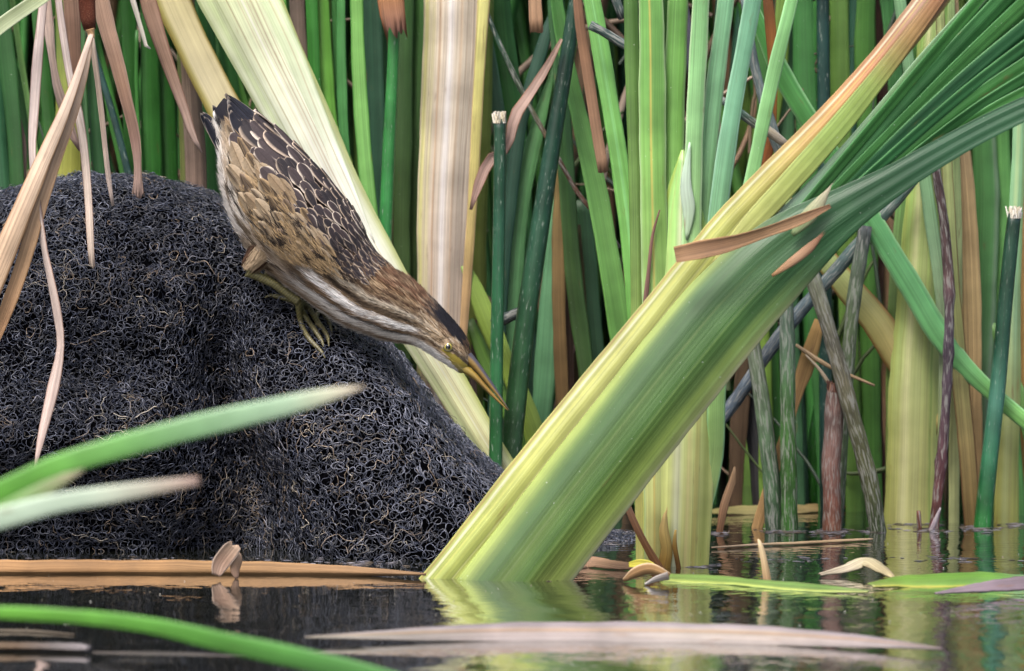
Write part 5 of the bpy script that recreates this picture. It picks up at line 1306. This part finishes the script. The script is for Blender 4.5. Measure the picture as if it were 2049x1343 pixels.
one('dead_reed', 'reddish brown rotting stub with a ragged top standing in the water', 'old stem', G_MOSS, tube, [(1664, 1062), (1664, 980), (1662, 930), (1668, 870), (1670, 800), (1672, 770)], [38, 36, 40, 37, 36, 30], ywat(1062), ['6f4634', '785044', '7f6058', '78605a', '6a5048'], M_MOSS, e0='w', rough=.07, lump=.06)
add_cut([o for o in COL.objects if o.get('label', '').startswith('reddish brown rotting')][0], 1672, 776, ywat(1062), 34, n=10, seed=3, pal=['6a4c40', '8a6a58', '543830'])
one('rush', 'bright green short stem behind the left side of the reddish stub', 'rush', G_RUSH, tube, [(1622, 1012), (1630, 920), (1642, 830), (1650, 760), (1654, 600)], [36, 36, 34, 30, 28], ywat(1016), ['2f7a20', '327c26', '2f7030', '2a6038', '2a5a3c'], M_RUSH, e0='w')
one('rush', 'small green stub with a pale tip between the mossy stems', 'rush', G_RUSH, tube, [(1722, 1000), (1720, 880), (1718, 780), (1716, 710), (1714, 684)], [24, 24, 23, 22, 14], ywat(1016) - .03, ['3a6a24', '3f7428', '4a8030', '6a8a4a', 'b0a08c'], M_RUSH, e0='w')
bg('shadowy brown and green cattail behind the mossy stems', [
    ([(1470, 1010), (1476, 900), (1486, 780), (1500, 640)], [30, 34, 34, 30], ['5a4430', '6a5440', '5c4c38'], dict(mat=M_DEAD)),
    ([(1520, 1000), (1512, 880), (1490, 760), (1470, 640)], [34, 34, 32, 28], ['44403f', '4c4c4f', '50505a'], dict(mat=M_DEAD)),
    ([(1606, 1000), (1600, 860), (1590, 740), (1580, 600)], [26, 28, 28, 26], ['38604c', '44705c', '3c684c']),
    ([(1760, 1000), (1748, 860), (1745, 740), (1750, 560)], [34, 38, 38, 36], ['5a4038', '6a4c44', '5f463c'], dict(mat=M_DEAD)),
    ([(1560, 1000), (1552, 860), (1545, 740), (1540, 600)], [26, 30, 30, 28], ['2f6a28', '387a30', '3a7434']),
    ([(1700, 1000), (1692, 860), (1690, 740), (1690, 560)], [20, 24, 24, 22], ['5f9a40', '70a850', '6aa04c']),
    ([(1905, 1010), (1910, 860), (1906, 760), (1900, 600)], [24, 28, 28, 26], ['3a3a24', '4a4a30', '55583c'], dict(mat=M_DEAD)),
    ], .66)
plant('yellowing leaf slanting down right behind the mossy broken stem', [
    ([(1800, 720), (1760, 650), (1710, 590), (1660, 530), (1600, 450)], [60, 60, 56, 50, 44], ywat(1060) + .075, ['b8a868', 'beb670', 'b6ba74', 'acc07c', '9cb878'], dict(mat=M_PALE, c=.3, e1=.05, e0=.08, edge='a9783c'))], name='yellow_leaf', cat='leaf', group=None)
one('dead_leaf', 'ochre dead leaf sliver behind the top of the straight mossy stem', 'dead leaf', None, strip, [(1598, 780), (1610, 740), (1626, 690), (1640, 640)], [22, 34, 30, 20], ywat(1060) + .02, ['b08a5c', 'b8925c', 'a88450'], M_DEAD, c=.2, e0='w')
one('dead_reed', 'thin pale straw bent across behind the long mossy stem', 'straw', None, tube, [(1592, 690), (1630, 716), (1668, 738), (1710, 755), (1750, 772)], [6, 9, 8, 7, 5], ywat(1060) + .012, ['b09a7c', 'b89c78', 'a88c6c'], M_DEAD, rough=.1)
one('dead_reed', 'split straw splinter poking up left under the thin pale straw', 'straw', None, tube, [(1612, 710), (1640, 740), (1662, 772)], [3, 7, 8], ywat(1060) + .006, ['c4b49c', 'b09c84'], M_DEAD, rough=.1)

# ---- low litter at the foot of the reeds
one('dead_reed', 'brown bent straw standing left of the middle clump and dipping into the water', 'straw', None, strip, [(1246, 986), (1262, 1030), (1288, 1084), (1322, 1142)], [12, 14, 15, 18], YC - .03, ['a88270', 'a87858', '94643f', '8a5c38'], M_DEAD, c=.4, e1='w')
one('dead_leaf', 'brown pointed leaf stub in the water between the clump and the mossy stems', 'dead leaf', None, strip, [(1440, 1064), (1450, 1010), (1466, 960), (1470, 934)], [14, 18, 14, 3], ywat(1066), ['6f4c34', '8a6a50', '9c7c5c'], M_DEAD, c=.3, e0='w')

# ---- floating things: laid on the water surface, pixel positions dropped to z = 0
def floaty(name, label, cat, pts, w, cols, mat, z=.003, group=G_FLOAT, wid=None, **k):
    """a flat or rounded piece lying on the water; w is its real width in metres"""
    P = []
    rows = []
    for i, p in enumerate(pts):
        q = wat(p[0], p[1]); rows.append([q.x, q.y, z + (p[2] if len(p) > 2 else 0), spread(w, len(pts))[i] * .5 if len(np.atleast_1d(w)) != len(pts) else w[i] * .5, i / (len(pts) - 1)])
    R = np.array(rows)
    n = 50
    R = catmull(R, n)
    P = R[:, :3]; hw = np.maximum(R[:, 3], .0004)
    c = k.get('c', .25); K = 13
    T = unit(np.gradient(P, axis=0)); Nn = np.tile(np.array([0, -.25, 1.0]), (n, 1)) if 'N' not in k else np.tile(np.array(k['N'], float), (n, 1))
    Nn = unit(Nn - np.sum(Nn * T, 1, keepdims=True) * T); S = np.cross(T, Nn)
    rnd = np.random.RandomState(int(pts[0][0] * 3 + pts[0][1]) % 9999)
    s = np.linspace(0, 1, n)
    hw = hw * (1 + .04 * np.sin(s * 37 + rnd.rand() * 6) + .03 * np.sin(s * 83))
    v = np.linspace(-1, 1, K)
    top = P[:, None] + S[:, None] * (hw[:, None] * v)[..., None] + Nn[:, None] * (hw[:, None] * c * (1 - v ** 2))[..., None]
    if k.get('ragged'):
        for e, t in ((0, -1), (-1, 1)):
            top[e] += T[e][None] * t * ((rnd.rand(K) - .3) * k['ragged'])[:, None]
    bot = top - Nn[:, None] * (.0012 if not k.get('round') else 0) 
    if k.get('round'):
        bot = P[:, None] + S[:, None] * (hw[:, None] * v)[..., None] * .98 - Nn[:, None] * (hw[:, None] * c * (1 - v ** 2) + .0003)[..., None]
    base = colrow(cols, s)[:, None].repeat(K, 1) * (1 + .08 * rnd.randn(K))[None, :, None]
    for (vc, wv, hx, amt) in k.get('across', []):
        g = np.exp(-((v - vc) / wv) ** 2) * amt
        base = base * (1 - g[None, :, None]) + C(hx)[None, None] * g[None, :, None]
    m = n * K; I = np.arange(m).reshape(n, K)
    q = lambda A: np.stack([A[:-1, :-1], A[:-1, 1:], A[1:, 1:], A[1:, :-1]], -1).reshape(-1, 4)
    F = [q(I), q(I + m)[:, ::-1]]
    for e in (0, K - 1):
        a = I[:, e]; f = np.stack([a[:-1], a[1:], a[1:] + m, a[:-1] + m], 1); F.append(f if e == 0 else f[:, ::-1])
    for r_ in (0, n - 1):
        a = I[r_]; f = np.stack([a[:-1], a[:-1] + m, a[1:] + m, a[1:]], 1); F.append(f if r_ == 0 else f[:, ::-1])
    sl_ = np.concatenate([[0], np.cumsum(np.linalg.norm(np.diff(P, axis=0), axis=1))])
    uv = np.stack([hw[:, None] * v[None], np.repeat(sl_[:, None], K, 1)], -1).reshape(-1, 2)
    o = mesh_obj(name, np.vstack([top.reshape(-1, 3), bot.reshape(-1, 3)]), np.vstack(F), mat, None, np.vstack([base.reshape(-1, 3)] * 2), np.vstack([uv, uv + .3]))
    return tag(o, label, cat, group)
floaty('floating_reed', 'long orange tan dead stem floating along the foot of the mound at left', 'dead stem', [(-260, 1146), (0, 1147), (220, 1147), (430, 1148), (620, 1150), (760, 1154), (852, 1158)], [.017, .0175, .0175, .017, .013, .007, .002], ['94704a', '9c7852', '96724c', '987650', '947452', '84684c'], M_DEAD, z=.004, round=True, c=.9)
fold_ = thing('folded_leaf', 'small folded scrap of dry leaf standing up on the floating tan stem', 'dead leaf', G_FLOAT)
strip('blade', [(432, 1152), (440, 1130), (462, 1100), (468, 1092)], [18, 34, 36, 30], ywat(1160), ['a88a78', 'a58470', 'b39680'], M_DEAD, fold_, c=-.2, twist=.3, edge='c9b4a4', ragged=.004)
strip('flap', [(458, 1100), (474, 1114), (470, 1140), (474, 1158)], [10, 22, 22, 8], ywat(1160) + .006, ['b89a84', 'a08068', '9a7a68'], M_DEAD, fold_, c=.2, twist=-.5)
floaty('floating_leaf', 'large out of focus pale pinkish blade floating across the bottom right of centre', 'dead leaf', [(610, 1290), (760, 1286), (960, 1281), (1150, 1280), (1350, 1282), (1560, 1289), (1740, 1300), (1885, 1313)], [.002, .012, .024, .028, .029, .026, .016, .002], ['78766a', '827c74', '8c827e', '948a86', '989088', '988e86', '8c8280', '6c6464'], M_DEAD, z=.006, c=.25, N=(0, -.55, 1),
       across=[(.1, .10, '9a7034', .7), (-.55, .3, '8a8088', .7), (.85, .12, '98908e', .6)])
floaty('floating_leaf', 'flat green leaf with nibbled edge floating in front of the middle clump', 'leaf', [(1328, 1162), (1430, 1167), (1474, 1170), (1560, 1178), (1640, 1184), (1738, 1190)], [.017, .020, .017, .020, .017, .004], ['748a44', '6c8642', '708a48', '6c864a', '647e44', '80885a'], M_GREEN, z=.003, c=.12, N=(0, -.35, 1), across=[(.8, .15, 'c4cc6a', .6), (-.2, .3, '6f9a4c', .4)], group=None)
floaty('floating_leaf', 'bright green leaf floating at the right edge with a ragged yellowish rim', 'leaf', [(1742, 1180), (1800, 1174), (1880, 1172), (1960, 1170), (2060, 1174), (2160, 1180)], [.008, .020, .026, .028, .024, .018], ['808a4c', '6c8a3c', '608438', '5e863e', '78987a', '7c9a7c'], M_GREEN, z=.004, c=.15, N=(0, -.45, 1), across=[(.85, .12, 'c9b84c', .6), (-.3, .4, '5f8c30', .5)], group=None)
floaty('floating_leaf', 'mauve dead leaf wedge lying over the bright green leaf at the right edge', 'dead leaf', [(1872, 1206), (1930, 1198), (2000, 1190), (2070, 1184), (2140, 1180)], [.002, .010, .018, .022, .02], ['80727a', '7c6e76', '766870', '72646c'], M_DEAD, z=.008, c=.1, N=(0, -.6, 1))
floaty('floating_straw', 'thin straw floating crosswise in front of the mossy stems', 'straw', [(1424, 1100), (1520, 1094), (1600, 1091), (1690, 1086), (1746, 1083)], [.0016, .003, .0036, .0034, .002], ['b8a084', 'bca484', 'b09470', 'b8a080'], M_DEAD, z=.002, round=True, c=.8)
one('upright_straw', 'short pale straw standing out of the water before the thin floating straw', 'straw', None, strip, [(1536, 1166), (1530, 1130), (1524, 1100), (1519, 1082)], [16, 14, 12, 6], ywat(1166), ['b8946a', 'c4a880', 'cdb490'], M_DEAD, c=.4, e0='w', ragged=.004)
floaty('floating_husk', 'cream arched husk floating above the join of the two green floating leaves', 'husk', [(1640, 1156), (1690, 1152, .003), (1730, 1150, .008), (1765, 1156, .004), (1790, 1164)], [.004, .012, .016, .012, .003], ['948a78', 'a89e88', 'aca282', 'a69a78', '988c6a'], M_DEAD, z=.003, c=.5, N=(0, -.4, 1))
floaty('floating_leaf', 'yellow leaf lying on the water far behind the mossy stems', 'dead leaf', [(1420, 1032), (1480, 1029), (1560, 1028), (1640, 1023), (1700, 1020)], [.01, .022, .026, .02, .006], ['8c8450', '908858', '94885c', '907a50', '846c50'], M_DEAD, z=.004, c=.2, N=(0, -.3, 1))
floaty('floating_leaf', 'brown flat leaf lying on the water behind the foot of the leaning cattail', 'dead leaf', [(1090, 1148), (1130, 1138), (1180, 1134), (1240, 1140), (1290, 1142)], [.016, .024, .022, .016, .006], ['b08a74', 'b8947c', 'a8866c', '9c7c60', '8f7058'], M_DEAD, z=.004, c=.2, N=(0, -.4, 1), ragged=.006)
curl = thing('curled_leaf', 'curled brown and yellow leaf scrap at the left end of the floating green leaf', 'dead leaf', G_FLOAT)
strip('blade', [(1248, 1162), (1272, 1146), (1300, 1138), (1340, 1152)], [8, 24, 26, 12], ywat(1168), ['8a6a48', '94704c', '9c7850', 'a88458'], M_DEAD, curl, c=.4, twist=.4, edge='c4ac8c')
strip('flap', [(1258, 1130), (1280, 1128), (1304, 1134), (1318, 1146)], [10, 18, 18, 6], ywat(1160), ['b8ac3c', 'c4b84c', 'b0a040'], M_DEAD, curl, c=-.2, twist=-.2)
strip('underside', [(1290, 1170), (1310, 1160), (1338, 1152)], [4, 12, 20], ywat(1172), ['c9c0b8', 'bcb0a8', 'a89a90'], M_DEAD, curl, c=.2, twist=.5)
floaty('floating_straw', 'blurred brown straw with a white tip floating at the lower left corner', 'straw', [(-120, 1304), (0, 1303), (90, 1304), (150, 1306), (178, 1308)], [.009, .010, .010, .011, .008], ['54432f', '5a4a38', '584838', '5e5856', '7c7678'], M_DEAD, z=.004, round=True, c=.6)
floaty('floating_straw', 'faint thin straw floating above the blurred brown one at lower left', 'straw', [(-120, 1262), (0, 1264), (70, 1266), (150, 1272)], [.004, .005, .005, .002], ['4c4438', '50483c', '484036'], M_DEAD, z=.001, round=True, c=.5)
floaty('floating_straw', 'pale sliver floating at lower left beside the blurred brown straw', 'straw', [(180, 1306), (260, 1308), (380, 1310), (500, 1314)], [.003, .007, .007, .002], ['443e3a', '46423e', '403a38'], M_DEAD, z=.0005, c=.2)
one('reed_stub', 'short brown reed stub standing in water before the wide pale stalk', 'old stem', G_MOSS, tube, [(1840, 1056), (1839, 1040), (1838, 1022)], [9, 9, 8], ywat(1060), ['5a3428', '6a4030'], M_MOSS, e0='w', rough=.15)
one('reed_stub', 'whitish splinter sticking out of the water beside the knotty brown stem', 'old stem', G_MOSS, tube, [(1866, 1056), (1874, 1036), (1882, 1016)], [9, 8, 3], ywat(1060) - .01, ['8a7c84', 'a89ca4'], M_MOSS, e0='w', rough=.15)
def specks():
    r = np.random.RandomState(77)
    V, F, cl = [], [], []
    for i in range(150):
        px = r.uniform(880, 2049) if r.rand() < .8 else r.uniform(0, 880); py = r.uniform(1070, 1330)
        q = wat(px, py); rr = r.uniform(.0003, .0008)
        b = len(V)
        a = r.rand() * 6
        for k in range(5):
            V.append((q.x + rr * math.cos(a + k * 1.257) * r.uniform(.7, 1.4), q.y + rr * math.sin(a + k * 1.257) * r.uniform(.7, 1.4), .0004))
        V.append((q.x, q.y, .0004 + rr * .7))
        F += [(b + k, b + (k + 1) % 5, b + 5) for k in range(5)]
        cl += [C(['a8a498', '8a8070', 'b8b8b2'][r.randint(3)])] * 6
    o = mesh_obj('floating_specks', V, F, M_BED, None, np.array(cl), smooth=False)
    tag(o, 'tiny pale specks of seed and dust scattered on the water', 'specks', kind='stuff')
specks()
def scum():
    r = np.random.RandomState(41)
    V, F, cl = [], [], []
    for (cx, cy, wpx, n) in [(1400, 1133, 46, 70), (1550, 1062, 34, 50), (1582, 1064, 34, 45), (1664, 1066, 50, 80), (1756, 1062, 36, 50), (1868, 1062, 44, 60), (1968, 1060, 36, 45), (2030, 1052, 40, 40), (1822, 1048, 90, 60), (1440, 1068, 20, 25), (1200, 1085, 60, 90), (1240, 1068, 50, 70), (1110, 1156, 30, 30), (1945, 1056, 30, 30), (300, 1122, 300, 90), (700, 1128, 130, 60), (1580, 1120, 180, 50), (1900, 1120, 140, 40)]:
        for i in range(n):
            q = wat(cx + r.randn() * wpx * .42, cy + r.randn() * 3.2); rr = r.uniform(.0008, .0032)
            b = len(V); a = r.rand() * 6
            for k in range(6):
                V.append((q.x + rr * 1.5 * math.cos(a + k * 1.047) * r.uniform(.6, 1.4), q.y + rr * math.sin(a + k * 1.047) * r.uniform(.6, 1.4), .0003))
            V.append((q.x, q.y, .0005 + rr * r.uniform(.02, .22)))
            F += [(b + k, b + (k + 1) % 6, b + 6) for k in range(6)]
            cl += [C(['8a8894', '6f6c74', 'a8a4ac', '5a5048', '74685c'][r.randint(5)]) * r.uniform(.3, .9)] * 7
    o = mesh_obj('scum', V, F, M_BED, None, np.array(cl))
    tag(o, 'grey scum and crumbs gathered on the water round the stem bases', 'scum', kind='stuff')
scum()

# ---- out of focus leaves near the camera
one('green_leaf', 'blurred green blade with pale tip crossing highest in front of the mound', 'leaf', 'blurred foreground leaves', strip, [(-330, 1110), (-120, 1032), (0, 985), (120, 932), (250, 892), (400, 852), (560, 815), (660, 790), (728, 774)], [46, 46, 46, 46, 48, 46, 40, 28, 5], -1.25, ['55a028', '5aa82c', '5fae34', '62ac42', '6aac5c', '86bc8c', 'a4ccb0', 'd4c8b8'], M_GREEN, c=.08, twist=.15, e0='w')
one('green_leaf', 'short blurred green blade with a brownish end just under the uppermost foreground leaf', 'leaf', 'blurred foreground leaves', strip, [(-300, 1150), (-100, 1068), (0, 1028), (80, 985), (135, 955), (168, 940)], [44, 42, 38, 32, 20, 4], -1.25, ['5aa038', '66a848', '74ac58', '84b46c', 'b0a890'], M_GREEN, c=.08, twist=.15, e0='w')
one('green_leaf', 'blurred whitish green blade with a pink blunt tip in front of the mound foot', 'leaf', 'blurred foreground leaves', strip, [(-300, 1140), (-100, 1070), (0, 1038), (110, 1008), (220, 990), (320, 974), (398, 962)], [40, 42, 44, 42, 36, 26, 16], -1.3, ['9cc0a4', 'a8ccb0', 'b0d2bc', 'b8d6c4', 'bcd8c8', 'c4ccc0', 'c4a8a0'], M_GREEN, c=.1, twist=.15, e0='w')
one('green_leaf', 'blurred green blade arching down along the bottom left edge of the picture', 'leaf', 'blurred foreground leaves', strip, [(-320, 1228), (-120, 1222), (0, 1226), (150, 1234), (300, 1252), (450, 1286), (600, 1318), (720, 1346), (860, 1385)], [22, 24, 26, 28, 34, 40, 44, 44, 40], -1.15, ['62b02c', '66b430', '62b034', '5aa83a', '58a44a', '60a85c'], M_GREEN, c=.12, twist=.2, e0='w', e1=.1)

# ---- thin dead stems and scraps caught between the reeds
def tangle():
    r = np.random.RandomState(63)
    C3, R, cl = [], [], []
    for i in range(150):
        px, py = r.uniform(-40, 2090), r.uniform(-60, 960); Yq = r.uniform(.62, .85)
        ang = r.normal(math.pi / 2, .55); Ln = r.uniform(.05, .26)
        c0 = np.array(at(px, py, Yq)); d = np.array([math.cos(ang), r.normal(0, .15), math.sin(ang)])
        u = np.linspace(-.5, .5, 12); bend = r.normal(0, .10)
        q = c0 + np.outer(u * Ln, d) + np.outer(bend * Ln * (u * 2) ** 2, [math.sin(ang), 0, -math.cos(ang)]) + r.randn(12, 3) * .0006
        C3.append(q); w = r.choice([.0012, .002, .003, .0042], p=[.35, .3, .2, .15])
        R.append(w * np.interp(u, [-.5, 0, .5], [1, .9, r.uniform(.1, .9)]))
        cl.append(C(['8a7058', '6a5a44', 'a89078', '4c5c34', '3c4c3c', 'b8a490', '5a4838'][r.randint(7)]) * r.uniform(.6, 1.1))
    V, F, c_ = ribbons(np.array(C3), np.array(R), np.array(cl), 5)
    o = mesh_obj('dead_tangle', V, F, M_BED, None, c_)
    tag(o, 'tangle of thin dead stems caught between the reeds', 'dead stems', kind='stuff')
tangle()

# ---- the reed bed behind, too deep and dark to tell apart
def reed_bed():
    r = np.random.RandomState(31)
    n = 3600
    Y = .95 + 2.2 * r.rand(n) ** 1.3
    X = r.uniform(-1, 1, n) * (0.75 + Y * .9)
    H = r.uniform(1.3, 2.3, n)
    k = 8
    t = np.linspace(0, 1, k)
    lean = r.randn(n) * .10; bend = r.randn(n) * .10; leany = r.randn(n) * .06
    C3 = np.stack([X[:, None] + H[:, None] * (lean[:, None] * t + bend[:, None] * t ** 2), Y[:, None] + H[:, None] * leany[:, None] * t, H[:, None] * t - .03], -1)
    w = r.uniform(.005, .013, n)[:, None] * np.interp(t, [0, .5, 1], [1, .9, .1])[None]
    rot = r.randn(n) * .6
    S = np.stack([np.cos(rot), np.sin(rot), 0 * rot], -1)[:, None]
    Nn = np.stack([np.sin(rot), -np.cos(rot), 0 * rot], -1)[:, None]
    V = np.stack([C3 - S * w[..., None], C3 + Nn * w[..., None] * .35, C3 + S * w[..., None], C3 - Nn * w[..., None] * .12], 2)
    I = np.arange(n * k * 4).reshape(n, k, 4); J = np.roll(I, -1, 2)
    F = np.stack([I[:, :-1], J[:, :-1], J[:, 1:], I[:, 1:]], -1).reshape(-1, 4)
    pal = np.array([C(h) for h in ['3a7030', '2f6430', '4a7c34', '5a7a30', '2a5640', '7a6248', '6a5038', '3f8038']])
    cl = pal[r.choice(8, n, p=[.2, .17, .17, .1, .12, .08, .06, .1])] * r.uniform(.6, 1.2, n)[:, None]
    o = mesh_obj('reed_bed', V.reshape(-1, 3), F, M_BED, None, np.repeat(cl, k * 4, 0))
    tag(o, 'dense shadowy mass of reeds filling the background', 'reeds', kind='stuff')
reed_bed()
